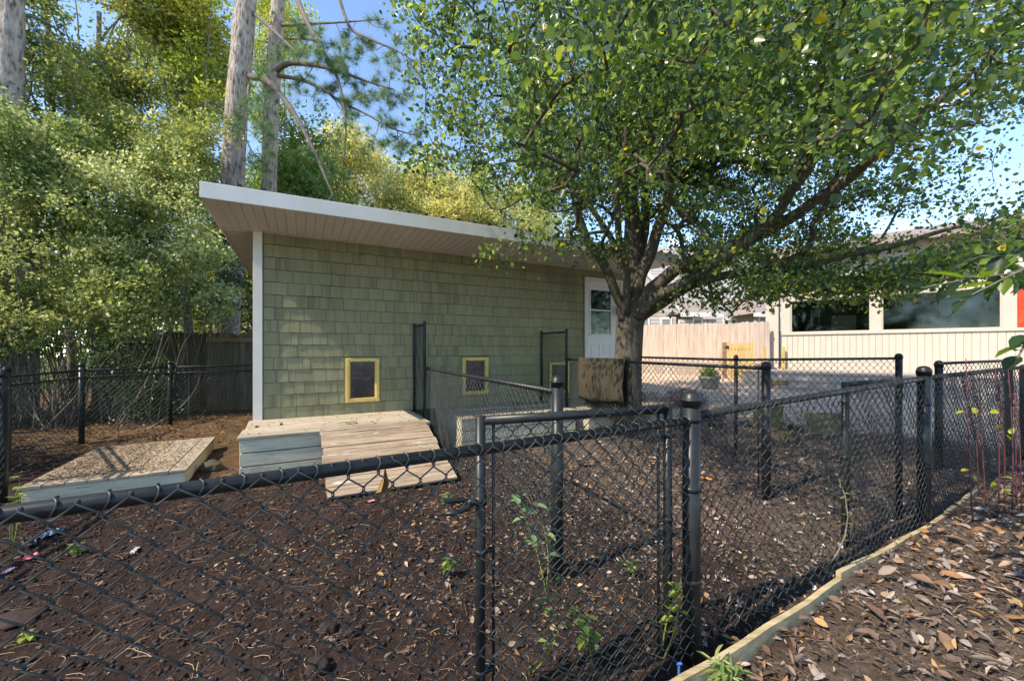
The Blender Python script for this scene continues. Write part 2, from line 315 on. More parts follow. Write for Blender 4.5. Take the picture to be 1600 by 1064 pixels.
def tree(name, label, cat, base, trunk_top, r0, clumps, per, leaf, cols, group=None, spread=1.0, stems=1, mat='leaf', bark='stem', flat=.75, tm=T4, hang=.3, wdf=.55, tight=.27):
    """clumps: list of (x,y,z,radius). A trunk, limbs to every clump and leaves in the clumps"""
    o = thing(name, label, cat, base, 0, group); B = Vector(base)
    tk = MB(); top = Vector(trunk_top)
    if stems == 1: tk.tube([p - B for p in limb_pts(base, top, 0, .03, 8)], [r0 * (1 - .55 * i / 8) for i in range(9)], 9)
    lb = MB()
    for ci, (x, y, z, r) in enumerate(clumps):
        if stems == 2 and ci % 4: continue
        a = B.lerp(top, random.uniform(.45, 1)) if stems == 1 else B + Vector((random.uniform(-.35, .35), random.uniform(-.35, .35), 0))
        rr = min(r0 * .35, .02 + r * .03)
        lb.tube([p - B for p in limb_pts(a, (x, y, z), .06, .1, 5)], [rr * (1 - .15 * i) for i in range(6)], 5, False)
        for q in range(3):
            e = Vector((x, y, z)) + Vector(rdir(1)[0]) * r * .8
            lb.tube([p - B for p in limb_pts((x, y, z), e, .0, .12, 3)], [rr * .3, rr * .25, rr * .18, rr * .1], 3, False)
    if stems == 1: tk.obj('trunk', M[bark], o, True)
    if clumps: lb.obj('limbs' if stems == 1 else 'stems', M[bark], o, True)
    Cs, cc = [], []
    for (x, y, z, r) in clumps:
        n = int(per * (r ** 2)); sub = rdir(9) * r * rng.random((9, 1)) ** .4; pick = rng.integers(0, 9, n)
        off = sub[pick] + rng.normal(size=(n, 3)) * r * tight; off[:, 2] *= flat
        Cs.append(np.array([x, y, z]) + off)
        bias = np.clip((rng.normal(size=n) * .7 + random.uniform(0, len(cols) - 1)).astype(int), 0, len(cols) - 1); cc.append(palette(n, cols, .3, bias))
    C = np.concatenate(Cs) - np.array(base); cc = np.concatenate(cc); n = len(C)
    D = rdir(n); D[:, 2] -= hang; Nn = rdir(n); Nn[:, 2] += .9
    Ln = leaf * (.65 + .7 * rng.random(n)); V, Fc, vc = leaves(C, D, Nn, Ln, Ln * wdf, tm, cc)
    cr = link(bpy.data.objects.new('crown', np_mesh('crown', V, Fc, M[mat], vc)), o); cr['kind'] = 'stuff'
    return o

# ------------------------------------------------------------------ shed
E1 = Vector((.8878, .4602, 0)); SH = (-3.60, 5.63)
SRZ = math.atan2(.4602, .8878)
shed = thing('dog_shed', 'low flat-roofed shed with olive green shingle wall and three brass-framed dog doors', 'shed', (SH[0], SH[1], 0), SRZ)
WL, WD = 6.95, 3.6                     # wall length and shed depth
ZW = EZ + 1.66
def S(a, out, z): return (a, -out, z)
q = MB(); q.box(.02, WL, .03, WD, .1, ZW - .02); q.obj('wall', M['shingle_joint'], shed)
z_butt = [EZ + 1.4915 - .178 * k for k in range(-1, 15)]
doors = [(1.185, 1.676, EZ - .81, EZ - .137), (3.07, 3.56, EZ - .79, EZ - .145), (4.86, 5.33, EZ - .86, EZ - .25)]
holes = doors + [(5.72, 6.74, 0, EZ + 1.488)]
sh_mesh = bpy.data.meshes.new('shingle')
def wedge(w_, h_, t0=.008, t1=.016): return [(0, -t0, h_), (w_, -t0, h_), (w_, -t1, 0), (0, -t1, 0), (0, .03, h_), (w_, .03, h_), (w_, .03, 0), (0, .03, 0)]
WF = [(0, 1, 2, 3)[::-1], (3, 2, 6, 7)[::-1], (0, 3, 7, 4)[::-1], (2, 1, 5, 6)[::-1], (1, 0, 4, 5)[::-1]]
sh_mesh.from_pydata(wedge(1, .172), [], WF); sh_mesh.materials.append(M['shingle'])
shingles = []
for k, zb in enumerate(z_butt):
    if zb > ZW - .03: continue
    h = min(.172, ZW - .012 - zb); zb2 = zb
    if zb < EZ - .99: h = h - (EZ - .99 - zb); zb2 = EZ - .99
    if h < .03: continue
    x = .11
    while x < WL - .03:
        wd = random.choice([.09, .105, .125, .135, .15, .165, .18, .20, .215]); x1 = min(x + wd, WL)
        if WL - x1 < .05: x1 = WL
        segs = [(x, x1, zb2, h)]
        for (h0, h1, hz0, hz1) in holes:
            ns = []
            for (s0, s1, z_, hh) in segs:
                if s1 <= h0 - .02 or s0 >= h1 + .02 or z_ + hh <= hz0 - .02 or z_ >= hz1 + .02: ns.append((s0, s1, z_, hh)); continue
                if s0 < h0 - .02: ns.append((s0, h0 - .02, z_, hh))
                if s1 > h1 + .02: ns.append((h1 + .02, s1, z_, hh))
                m0, m1 = max(s0, h0 - .02), min(s1, h1 + .02)
                if m1 - m0 > .01:
                    if z_ + hh > hz1 + .02 + .01: ns.append((m0, m1, hz1 + .02, z_ + hh - hz1 - .02))
                    if z_ < hz0 - .03: ns.append((m0, m1, z_, hz0 - .02 - z_))
            segs = ns
        for (s0, s1, z_, hh) in segs:
            if s1 - s0 > .012: shingles.append((s0, s1, z_ + random.uniform(-.002, .002), hh))
        x = x1
shingles.sort(key=lambda s: s[0] - .0 * s[2])
rest = MB()
for i, (s0, s1, z_, hh) in enumerate(shingles):
    g = .0035
    if i < 298: inst('shingle', sh_mesh, shed, (s0, 0, z_), (0, 0, 0), (s1 - s0 - g, 1 + random.uniform(-.2, .25), hh / .172))
    else: rest.add([(s0 + a_ * (s1 - s0 - g), b_, z_ + c_ * hh / .172) for (a_, b_, c_) in wedge(1, .172)], WF)
M['shingle2'] = nmat('green_shingle_joined', [(.3, (.235, .228, .128)), (.7, (.31, .302, .185))], 1.6, 5, (1, 1, 1), .8, .5, .004, 60, island=.065, spot=[(30, .45, .7, (.20, .19, .095), (12, 12, .6)), (.8, .52, .66, (.15, .15, .09), (1, 1, .3)), (2.5, .56, .72, (.19, .20, .13), (1, 1, .25))])
ro = rest.obj('shingle_courses', M['shingle2'], shed); ro['kind'] = 'stuff'
q = MB(); q.box(-.012, .10, -.035, .012, .30, ZW - .004); q.box(-.012, .012, .013, .10, .30, ZW - .004); q.obj('corner_board', M['white'], shed, bevel=.002)
OH, LO, RO = 1.18, .37, .10
x0r, x1r = -LO, WL + RO
ztop = lambda yy: EZ + 1.66 - .027 * (yy + OH)          # underside of roof, yy = local y
q = MB(); mtx = [(x0r, -OH), (x1r, -OH), (x1r, WD + .3), (x0r, WD + .3)]
q.add([(x, y, ztop(y) + .145) for x, y in mtx] + [(x, y, ztop(y) + .183) for x, y in mtx], [(0, 3, 2, 1), (4, 5, 6, 7), (0, 1, 5, 4), (1, 2, 6, 5), (2, 3, 7, 6), (3, 0, 4, 7)])
roof = q.obj('roof', M['roofmetal'], shed)
ribm = MB(); ribm.box(-.022, .022, 0, WD + .3 + OH + .03, 0, .024); ribm = ribm.mesh('roof_rib', M['roofmetal'])
for i in range(31): inst('rib', ribm, roof, (x0r + .1 + i * .238, -OH - .02, ztop(-OH) + .183), (-math.atan(.027), 0, 0))
q = MB(); q.box(x0r - .022, x1r + .022, -OH - .024, -OH, EZ + 1.655, EZ + 1.655 + .176); q.obj('fascia', M['white'], shed, bevel=.003)
q = MB(); q.add([(x0r - .022, -OH + .001, EZ + 1.656), (x0r, -OH + .001, EZ + 1.656), (x0r, WD + .3, EZ + 1.54), (x0r - .022, WD + .3, EZ + 1.54)] +
      [(x0r - .022, -OH + .001, EZ + 1.83), (x0r, -OH + .001, EZ + 1.83), (x0r, WD + .3, ztop(WD) + .16), (x0r - .022, WD + .3, ztop(WD) + .16)], [(0, 3, 2, 1), (4, 5, 6, 7), (0, 1, 5, 4), (1, 2, 6, 5), (2, 3, 7, 6), (3, 0, 4, 7)])
q.obj('rake_board', M['white'], shed)
sp = MB(); sp.add([(0, 0, 0), (.104, 0, 0), (.104, 1, 0), (0, 1, 0), (-.004, 0, .012), (.108, 0, .012), (.108, 1, .012), (-.004, 1, .012)], [(0, 3, 2, 1), (4, 5, 6, 7), (0, 1, 5, 4), (1, 2, 6, 5), (2, 3, 7, 6), (3, 0, 4, 7)])
spm = sp.mesh('soffit_strip', M['soffit'])
soff_back = MB()
soff_back.add([(x0r, -OH, EZ + 1.672), (x1r, -OH, EZ + 1.672), (x1r, 0, EZ + 1.672), (x0r, 0, EZ + 1.672)], [(0, 3, 2, 1)])
soff_back.add([(x0r, .001, EZ + 1.672), (x1r, .001, EZ + 1.672), (x1r, WD + .3, EZ + 1.672 - .03 * WD), (x0r, WD + .3, EZ + 1.672 - .03 * WD)], [(0, 3, 2, 1)])
so = soff_back.obj('soffit_backing', M['shingle_joint'], shed)
nst = int((x1r - x0r) / .112)
for i in range(nst): inst('soffit_panel', spm, shed, (x0r + .004 + i * .112, -OH + .002, EZ + 1.656), (0, 0, 0), (1, OH - .004, 1))
sp2 = MB()
for j in range(34):
    y_ = .002 + j * .112
    if y_ + .1 > WD: break
    o_ = inst('soffit_panel', spm, shed, (x0r + .003, y_ + .106, EZ + 1.656 - .03 * y_), (0, 0, -math.pi / 2), (1, LO - .016, 1))
q = MB(); q.box(x0r, x1r - .1, -.014, -.002, EZ + 1.640, EZ + 1.652); q.obj('soffit_trim', M['soffit'], shed)
# dog doors
for (a0, a1, b0, b1) in doors:
    t_ = .05
    q = MB(); q.box(a0 - .018, a0, -.022, .0, b0 - .018, b1 + .018); q.box(a1, a1 + .018, -.022, .0, b0 - .018, b1 + .018); q.box(a0, a1, -.022, 0, b0 - .018, b0); q.box(a0, a1, -.022, 0, b1, b1 + .018)
    pd = q.obj('dog_door', M['shingle'], shed)
    f = MB(); f.box(a0, a0 + t_, -.045, .01, b0, b1); f.box(a1 - t_, a1, -.045, .01, b0, b1); f.box(a0 + t_, a1 - t_, -.043, .01, b0, b0 + t_ + .01); f.box(a0 + t_, a1 - t_, -.043, .01, b1 - t_, b1)
    f.box(a0 + t_, a0 + t_ + .016, -.028, .0, b0 + t_ + .01, b1 - t_); f.box(a1 - t_ - .016, a1 - t_, -.028, .0, b0 + t_ + .01, b1 - t_)
    f.obj('frame', M['gold'], pd, bevel=.004)
    g = MB(); g.box(a0 + t_ + .018, a1 - t_ - .018, -.018, -.006, b0 + t_ + .014, b1 - t_ - .004); g.obj('flap', M['flap'], pd)
# entry door
q = MB(); q.box(5.80, 6.66, -.012, .01, EZ - .77, EZ + 1.41)
ed = q.obj('entry_door', M['purewhite'], shed)
q = MB(); q.box(5.72, 5.80, -.04, .0, EZ - .77, EZ + 1.488); q.box(6.66, 6.74, -.04, 0, EZ - .77, EZ + 1.488); q.box(5.80, 6.66, -.04, 0, EZ + 1.41, EZ + 1.488); q.obj('casing', M['white'], ed, bevel=.003)
q = MB(); fx0, fx1, fz0, fz1 = 5.835, 6.43, EZ + .28, EZ + 1.265
q.box(fx0, fx0 + .03, -.034, -.012, fz0, fz1); q.box(fx1 - .03, fx1, -.034, -.012, fz0, fz1); q.box(fx0 + .03, fx1 - .03, -.034, -.012, fz0, fz0 + .035); q.box(fx0 + .03, fx1 - .03, -.034, -.012, fz1 - .035, fz1); q.box(fx0 + .03, fx1 - .03, -.032, -.012, EZ + .80, EZ + .83)
q.obj('sash', M['purewhite'], ed, bevel=.003)
for a_, b_ in ((fz0 + .035, EZ + .80), (EZ + .83, fz1 - .035)):
    g = MB(); g.box(fx0 + .03, fx1 - .03, -.02, -.014, a_, b_); g.obj('pane', M['glassdark'], ed)
g = MB(); g.box(fx0 + .03, fx1 - .03, -.0135, -.0125, fz0 + .035, fz1 - .035); g.obj('dark_backing', M['interior'], ed)  # dark-coloured sheet stands for the dim room behind the door glass
for xx in (5.90, 6.20):
    q = MB(); z0_, z1_ = EZ - .62, EZ + .12
    for (c0, c1, d0, d1) in ((xx, xx + .22, z0_, z0_ + .02), (xx, xx + .22, z1_ - .02, z1_), (xx, xx + .02, z0_ + .02, z1_ - .02), (xx + .2, xx + .22, z0_ + .02, z1_ - .02)): q.box(c0, c1, -.02, -.012, d0, d1)
    q.obj('door_panel', M['purewhite'], ed, bevel=.003)
q = MB(); q.lathe([(.012, -.05), (.03, -.035), (.033, -.02), (.02, 0)], (0, 0, 0), 12); kn = q.obj('handle', M['gold'], ed); kn.location = (6.58, -.015, EZ + .02); kn.rotation_euler = (R(-90), 0, 0)
lan = thing('wall_lantern', 'small dark wall lantern mounted beside the white shed door', 'lantern', (SH[0] + E1.x * 6.60 + .460 * .04, SH[1] + E1.y * 6.60 - .888 * .04, EZ + .80), SRZ)
q = MB(); q.box(-.045, .045, -.012, 0, -.06, .10); q.obj('back_plate', M['blackvinyl'], lan)
q = MB(); q.box(-.05, .05, -.12, -.012, .07, .09); q.box(-.05, -.04, -.11, -.10, -.06, .07); q.box(.04, .05, -.11, -.10, -.06, .07); q.box(-.04, .04, -.11, -.02, -.07, -.06); q.obj('cage', M['blackvinyl'], lan)
q = MB(); q.box(-.03, .03, -.09, -.03, -.055, .06); q.obj('glass', M['gold'], lan)

# ------------------------------------------------------------------ decks and ramp against the shed
def plank_box(name, label, a0, a1, out0, out1, ztop_, zb, mats, group, rows=5, planks_front=3):
    o = thing(name, label, 'deck', (SH[0], SH[1], 0), SRZ, group)
    w_ = (out1 - out0) / rows
    for i in range(rows):
        q = MB(); ov = .02 if i == rows - 1 else 0
        j = random.uniform(-.012, .012)
        q.box(a0 - .015 + j, a1 + .015 + j, -(out0 + (i + 1) * w_) - ov + .004, -(out0 + i * w_) - .003, ztop_ - .032 + random.uniform(-.002, .002), ztop_ + random.uniform(-.003, .003)); q.obj('plank', mats[0], o, bevel=.003)
    hh = (ztop_ - .034 - zb) / planks_front
    for i in range(planks_front):
        z1 = ztop_ - .036 - i * hh; z0 = z1 - hh + .012
        q = MB(); q.box(a0, a1, -out1 + .0, -out1 + .024, z0, z1); q.obj('side_board', mats[1], o, bevel=.003)
        q = MB(); q.box(a0 + .001, a0 + .025, -out1 + .025, -out0 - .01, z0, z1); q.obj('side_board', mats[1], o, bevel=.003)
        q = MB(); q.box(a1 - .025, a1 - .001, -out1 + .025, -out0 - .01, z0, z1); q.obj('side_board', mats[1], o, bevel=.003)
    q = MB(); q.box(a0 + .04, a1 - .04, -out1 + .04, -out0 - .04, zb, ztop_ - .05); q.obj('inner_frame', M['shingle_joint'], o)
    return o
DZ = EZ - .99
GD = 'weathered deck boxes along the shed wall'
d1 = plank_box('deck_box', 'peeling mint-painted deck box under the first dog door with the plank ramp', -.03, 2.15, .02, 1.215, DZ, -.03, (M['plank_grey'], M['mint']), GD)
d2 = plank_box('deck_box', 'pale deck box under the middle dog door with loose boards on it', 2.62, 4.62, .02, 1.20, DZ, -.03, (M['plank_grey'], M['mint']), GD)
d3 = plank_box('deck_box', 'pale deck box in front of the white shed door behind the trunk', 4.78, 7.0, .02, 1.35, DZ, .0, (M['plank_grey'], M['mint']), GD)
ramp = thing('ramp', 'worn tan plank ramp sloping from the mint deck box to the soil', 'ramp', (SH[0], SH[1], 0), SRZ)
ra0, ra1 = .80, 2.11
pA = Vector((0, -1.16, DZ + .018)); pB = Vector((0, -2.42, .045)); nR = 9; dR = (pB - pA) / nR
for i in range(nR):
    A_ = pA + dR * i + dR.normalized() * .004; B_ = pA + dR * (i + 1) - dR.normalized() * .004
    q = MB(); s_ = random.uniform(-.015, .015)
    nrm = Vector((0, -dR.z, dR.y)).normalized()
    if nrm.z < 0: nrm = -nrm
    j = random.uniform(-.003, .004)
    vs = [Vector((x, p.y, p.z)) + nrm * (j + t_) for t_ in (-.028, 0) for (x, p) in ((ra0 + s_, A_), (ra1 + s_, A_), (ra1 + s_, B_), (ra0 + s_, B_))]
    q.add(vs, [(0, 3, 2, 1)[::-1], (4, 5, 6, 7)[::-1], (0, 1, 5, 4)[::-1], (1, 2, 6, 5)[::-1], (2, 3, 7, 6)[::-1], (3, 0, 4, 7)[::-1]]); q.obj('plank', M['plank'], ramp, bevel=.003)
for x_ in (ra0 + .03, ra1 - .03):
    q = MB(); q.obox((x_, pA.y - .08, pA.z - .10), (x_, pB.y + .1, pB.z - .035), .018, .045); q.obj('stringer', M['brownwood'], ramp)
def wpt(a, out, z): return Vector((SH[0], SH[1], 0)) + E1 * a + Vector((.4602, -.8878, 0)) * out + Vector((0, 0, z))
for i, (a_, o_, L_, rz, zz, lb) in enumerate([(4.15, .50, 1.0, 4, 0, 'pale loose board lowest in the stack on the middle deck box'), (4.1, .62, .95, -6, 0, 'pale loose board lying nearest the fence on the middle deck box'), (4.2, .52, .85, 9, .026, 'greenish loose board crossing the top of the stack on the deck box'),
        (3.3, .55, .8, 2, 0, 'short bleached board lying alone on the deck box below the middle dog door')]):
    q = MB(); q.box(-L_ / 2, L_ / 2, -.045, .045, 0, .024); bo = q.obj('loose_board', M['plank_grey'] if i != 2 else M['board_moss'], None, bevel=.003)
    bo.location = wpt(a_, o_, DZ + .006 + zz); bo.rotation_euler = (0, 0, SRZ + R(rz)); tag(bo, lb, 'board', 'loose boards on the deck')

# low platform with leaves
plat = thing('low_platform', 'low painted wooden platform covered in fallen pine straw and leaves', 'platform', (-3.55, 4.38, 0), math.atan2(-.58, -1.07) + math.pi)
# local x runs from front-left to front-right reversed: front-left at (-1.22,0), depth along +y
for i in range(8):
    q = MB(); x_ = -1.24 + i * .1575
    q.box(x_ + .003, x_ + .1545, -.02, 1.82, .135, .165 + random.uniform(-.003, .004)); q.obj('plank', M['plank_grey'], plat, bevel=.003)
for (a, b_, c_, d_) in ((-1.22, 0, 0, .024), (-1.22, 0, 1.77, 1.794)):
    q = MB(); q.box(a, b_, c_, d_, -.03, .130); q.obj('side_board', M['mint'], plat, bevel=.003)
for (a, b_) in ((-1.22, -1.196), (-.024, 0)):
    q = MB(); q.box(a, b_, .026, 1.768, -.03, .130); q.obj('side_board', M['mint'], plat, bevel=.003)

# ------------------------------------------------------------------ chain link
def mesh_fabric(name, A, B, zb0, zb1, zt0, zt1, parent, p=.081, r=.0026, sides=4, off=0.0, sag=.011):
    """chain-link fabric: each wire a zigzag hooked into the next"""
    A = np.array(A[:2], float); B = np.array(B[:2], float); Lh = np.linalg.norm(B - A); e = (B - A) / Lh; nrm = np.array([e[1], -e[0]])
    nc = max(1, int(Lh / (p / 2))); px = Lh / nc
    Vs, Fs = [], []; base = 0
    for j in range(nc):
        tm_ = (j + .5) / nc; zb = zb0 + (zb1 - zb0) * tm_; zt = zt0 + (zt1 - zt0) * tm_
        nk = int((zt - zb) / (p / 2)); pts = []
        for k in range(nk + 1):
            z = zt - k * p / 2; par = (j + k) % 2            # par 0 -> left column, 1 -> right column
            x = (j + par) * px; hook = r * (1.1 if par else -1.1)
            y_in, y_out = (r, -r) if par else (-r, r)
            wob = sag * math.sin(x * 5.1 + z * 3.7) + .4 * sag * math.sin(x * 17 + z * 11)
            pts.append((x + hook, z + r * 1.2, y_in + wob)); pts.append((x + hook, z - r * 1.2, y_out + wob))
        pts = np.array(pts); n = len(pts)
        t = np.empty_like(pts); t[1:-1] = pts[2:] - pts[:-2]; t[0] = pts[1] - pts[0]; t[-1] = pts[-1] - pts[-2]; t[:, 2] = 0; t = unit(t)
        s = np.stack([-t[:, 1], t[:, 0], np.zeros(n)], 1)
        ang = np.arange(sides) * 2 * math.pi / sides
        ring = pts[:, None, :] + r * (np.cos(ang)[None, :, None] * s[:, None, :] + np.sin(ang)[None, :, None] * np.array([0, 0, 1.])[None, None, :])
        Vs.append(ring.reshape(-1, 3))
        i0 = base + np.arange(n - 1)[:, None] * sides + np.arange(sides)[None]; i1 = base + np.arange(n - 1)[:, None] * sides + (np.arange(sides)[None] + 1) % sides
        Fs.append(np.stack([i0, i1, i1 + sides, i0 + sides], -1).reshape(-1, 4)); base += n * sides
    V = np.concatenate(Vs); W3 = np.empty_like(V)
    W3[:, :2] = A + V[:, :1] * e + (V[:, 2:3] + off) * nrm; W3[:, 2] = V[:, 1]
    W3 -= np.array(parent.location)
    return link(bpy.data.objects.new(name, np_mesh(name, W3, np.concatenate(Fs), M['wire'], None, True)), parent)

def post(parent, x, y, zg, ztop, r=.038, capn=True, big=False):
    L0 = parent.location
    q = MB(); q.lathe([(r, zg - .15), (r, ztop - .03)], (0, 0, 0), 16); o = q.obj('post', M['blackvinyl'], parent, True)
    o.location = (x - L0.x, y - L0.y, -L0.z)
    if capn:
        q = MB(); rc = r + .004; zc = ztop - .06
        q.lathe([(rc, zc), (rc + .001, zc + .026), (rc + .005, zc + .028), (rc + .005, zc + .034), (rc, zc + .036), (rc * .93, zc + .052), (rc * .70, zc + .066), (rc * .35, zc + .073), (.004, zc + .075)], (0, 0, 0), 18)
        q.obj('post_cap', M['blackvinyl'], o, True)
    return o
def rail(parent, pts, r=.019, name='rail'):
    L0 = parent.location; q = MB(); q.tube([Vector(p) - L0 for p in pts], r, 10); return q.obj(name, M['blackvinyl'], parent, True)
def bands(parent, x, y, zs, r, ex=0, ey=0):
    """clamp bands round a post, with a lug"""
    L0 = parent.location
    for z in zs:
        q = MB(); q.lathe([(r, z - .011), (r + .004, z - .011), (r + .004, z + .011), (r, z + .011)], (x - L0.x, y - L0.y, -L0.z), 14)
        if ex or ey: q.obox((x - L0.x + ex * r, y - L0.y + ey * r, z - L0.z), (x - L0.x + ex * (r + .035), y - L0.y + ey * (r + .035), z - L0.z), .006, .011)
        q.obj('clamp_band', M['blackvinyl'], parent, True)
def ties(parent, A, B, z0, z1, n, r, off):
    """tie wires wrapped round the rail"""
    L0 = parent.location; A = Vector(A); B = Vector(B); q = MB(); d = (B - A); d.z = 0; d.normalize(); sd_ = Vector((d.y, -d.x, 0))
    for i in range(n):
        t = (i + .5 + random.uniform(-.2, .2)) / n; c_ = A.lerp(B, t); c_.z = z0 + (z1 - z0) * t; pts = []
        for k in range(12):
            th = 2 * math.pi * k / 11 * 1.0; pts.append(c_ + sd_ * (math.cos(th) * (r + .003)) + Vector((0, 0, 1)) * (math.sin(th) * (r + .003)) + d * (.012 * k / 11) - L0)
        q.tube(pts, .0016, 4)
    q.obj('tie_wires', M['wire'], parent, True)
def loops(parent, A, B, z0, z1, p, r, off):
    """knuckles of the fabric bent over the rail"""
    L0 = parent.location; A = Vector((A[0], A[1], 0)); B = Vector((B[0], B[1], 0)); q = MB(); d = (B - A); d.z = 0; Lh = d.length; d.normalize(); sd_ = Vector((d.y, -d.x, 0)); n = int(Lh / p)
    for i in range(n):
        t = (i + .5) / n; c_ = A.lerp(B, t); c_.z = z0 + (z1 - z0) * t; pts = []
        for th in (-35, 10, 50, 85, 115):
            th = R(th); pts.append(c_ + sd_ * (math.cos(th) * (r + .0035)) + Vector((0, 0, math.sin(th) * (r + .0035))) + d * (.006 * math.sin(3 * th)) - L0)
        q.tube(pts, .0024, 4)
    q.obj('wire_knuckles', M['wire'], parent, True)['kind'] = 'stuff'

RZ = EZ - .332
# front fence: nearest run, crossing the whole picture
pA_ = (-2.62, -.116); pB_ = (.845, 1.90); pC_ = (3.30, 3.23); pD_ = (6.35, 5.0)
ff = thing('chain_link_fence', 'nearest black chain-link fence crossing the whole foreground with domed posts', 'fence', (.845, 1.90, 0))
post(ff, *pA_, 0, EZ - .208); post(ff, *pB_, 0, EZ - .208, .040); post(ff, *pC_, .06, EZ - .146, .043); post(ff, *pD_, .1, EZ - .20, .04)
rail(ff, [(pA_[0], pA_[1], RZ), (pB_[0] - .035, pB_[1] - .02, RZ - .002)])
rail(ff, [(pB_[0] + .045, pB_[1] + .03, RZ + .018), (2.1, 2.58, RZ + .06), (pC_[0] - .03, pC_[1] - .02, RZ + .10)])
rail(ff, [(pC_[0] + .03, pC_[1] + .02, RZ + .10), (pD_[0], pD_[1], RZ + .11)])
mesh_fabric('wire_mesh', pA_, pB_, .03, .03, RZ + .02, RZ + .012, ff, off=.022, sides=5)
mesh_fabric('wire_mesh', pB_, pC_, .03, .10, RZ + .032, RZ + .112, ff, off=.022)
mesh_fabric('wire_mesh', pC_, pD_, .10, .16, RZ + .115, RZ + .125, ff, off=.022)
loops(ff, pA_, pB_, RZ, RZ - .002, .081, .019, 0); loops(ff, pB_, pC_, RZ + .018, RZ + .10, .081, .019, 0); loops(ff, pC_, pD_, RZ + .1, RZ + .11, .081, .019, 0)
bands(ff, *pB_, [RZ - .32, RZ - .75, RZ + .005], .040, .88, .47); bands(ff, *pC_, [RZ - .1, RZ - .6], .043, .88, .47)
# gates swung open behind the front fence
def gate(label, hx, hy, tx, ty, zb, zt, latch=False):
    g = thing('chain_link_gate', label, 'gate', (hx, hy, 0), 0, 'open chain-link gates'); h = Vector((hx, hy, 0)); t_ = Vector((tx, ty, 0)); d = (t_ - h).normalized()
    L0 = g.location
    for nm, p in (('stile', h), ('stile', t_)):
        q = MB(); q.tube([p + Vector((0, 0, zb)) - L0, p + Vector((0, 0, zt + .001)) - L0], .0205, 12); q.obj(nm, M['blackvinyl'], g, True)
    for z in (zt - .018, zb + .02):
        q = MB(); q.tube([h + d * .005 + Vector((0, 0, z)) - L0, t_ - d * .005 + Vector((0, 0, z)) - L0], .0198, 12); q.obj('gate_rail', M['blackvinyl'], g, True)
    tb = t_ - d * .055; hb = h + d * .055
    for p in (tb, hb):
        q = MB(); q.tube([p + Vector((0, 0, zb + .03)) - L0, p + Vector((0, 0, zt - .02)) - L0], .007, 6); q.obj('tension_bar', M['blackvinyl'], g, True)
    for p, pb in ((t_, tb), (h, hb)):
        for z in (zt - .14, (zb + zt) / 2 + .07, zb + .2):
            q = MB(); q.lathe([(.0205, z - .009), (.0245, z - .009), (.0245, z + .009), (.0205, z + .009)], p - L0, 12); q.obox(p + Vector((0, 0, z)) - L0, pb + Vector((0, 0, z)) - L0, .012, .006); q.obj('clamp_band', M['blackvinyl'], g, True)
    mesh_fabric('wire_mesh', (tb.x, tb.y), (hb.x, hb.y), zb + .03, zb + .03, zt + .005, zt + .005, g, off=0.012)
    if latch:
        z = zt - .335; lt = MB()
        lt.lathe([(.021, z - .016), (.027, z - .016), (.027, z + .016), (.021, z + .016)], t_ - L0, 12)
        o_ = t_ + Vector((0, 0, z)) - L0; sx = Vector((-.80, -.6, 0)).normalized(); sy = Vector((sx.y, -sx.x, 0))
        lt.obox(o_, o_ + sx * .06, .014, .012)
        for s_ in (-1, 1):
            lt.tube([o_ + sx * .05 + sy * (s_ * .005) , o_ + sx * .07 + sy * (.022 * s_) + Vector((0, 0, .010 * s_)), o_ + sx * .13 + sy * (.024 * s_) + Vector((0, 0, .016 * s_)), o_ + sx * .165 + sy * (.012 * s_) + Vector((0, 0, .012 * s_))], [.010, .012, .011, .007], 7)
        lt.obj('latch_fork', M['blackvinyl'], g, True)
    return g
gate('open black gate leaf with a latch fork, hinged at the nearest domed post', .745, 1.93, -.127, 1.62, -.03, EZ - .268, True)
gate('open black gate leaf standing edge-on beside the second domed post', 3.17, 3.30, 2.36, 2.86, .03, EZ - .232)
for (x, y, z) in ((.795, 1.915, .28), (.795, 1.915, .86), (3.23, 3.26, .3), (3.23, 3.26, .9)): pass
# divider fences with a tall panel at the shed wall
def divider(label, wa, wo, zt_tall, endp, zg, ztp, low0, low1, loc_out=.03):
    o = thing('divider_fence', label, 'fence', (endp[0], endp[1], 0), 0, 'divider fences between the dog runs')
    w0 = wpt(wa, loc_out, 0); w1 = wpt(wa, wo, 0)
    for p in (w0, w1):
        q = MB(); q.lathe([(.024, DZ - .02), (.024, zt_tall), (.015, zt_tall + .018), (.003, zt_tall + .022)], p - o.location, 12); q.obj('tall_post', M['blackvinyl'], o, True)
    rail(o, [(w0.x, w0.y, zt_tall - .04), (w1.x, w1.y, zt_tall - .04)], .016)
    mesh_fabric('tall_wire_mesh', w0[:], w1[:], DZ + .03, DZ + .03, zt_tall - .02, zt_tall - .02, o, p=.078, r=.0030)
    q = MB()
    post(o, *endp, zg, ztp)
    e = Vector((endp[0], endp[1], 0)); dv = (e - w1).normalized(); a_ = w1 + dv * .03; b_ = e - dv * .035
    rail(o, [(a_.x, a_.y, low0), (b_.x, b_.y, low1)], .018)
    mesh_fabric('wire_mesh', a_[:], b_[:], .06, zg + .04, low0 + .02, low1 + .02, o, p=.081, r=.0028)
    loops(o, a_, b_, low0, low1, .05, .018, 0)
    q = MB(); q.tube([b_ - dv * .04 + Vector((0, 0, zg + .05)) - o.location, b_ - dv * .04 + Vector((0, 0, low1)) - o.location], .007, 6); q.obj('tension_bar', M['blackvinyl'], o, True)
    return o
divider('black divider fence sloping from a tall panel between the first two dog doors', 2.23, .66, EZ + .41, (.293, 2.60), 0, EZ - .18, EZ - .28, EZ - .275)
dv2 = divider('black divider fence with the brown rug over its rail, tall panel near the white door', 4.68, .86, EZ + .345, (2.376, 3.77), .08, EZ - .126, EZ - .17, EZ - .178)
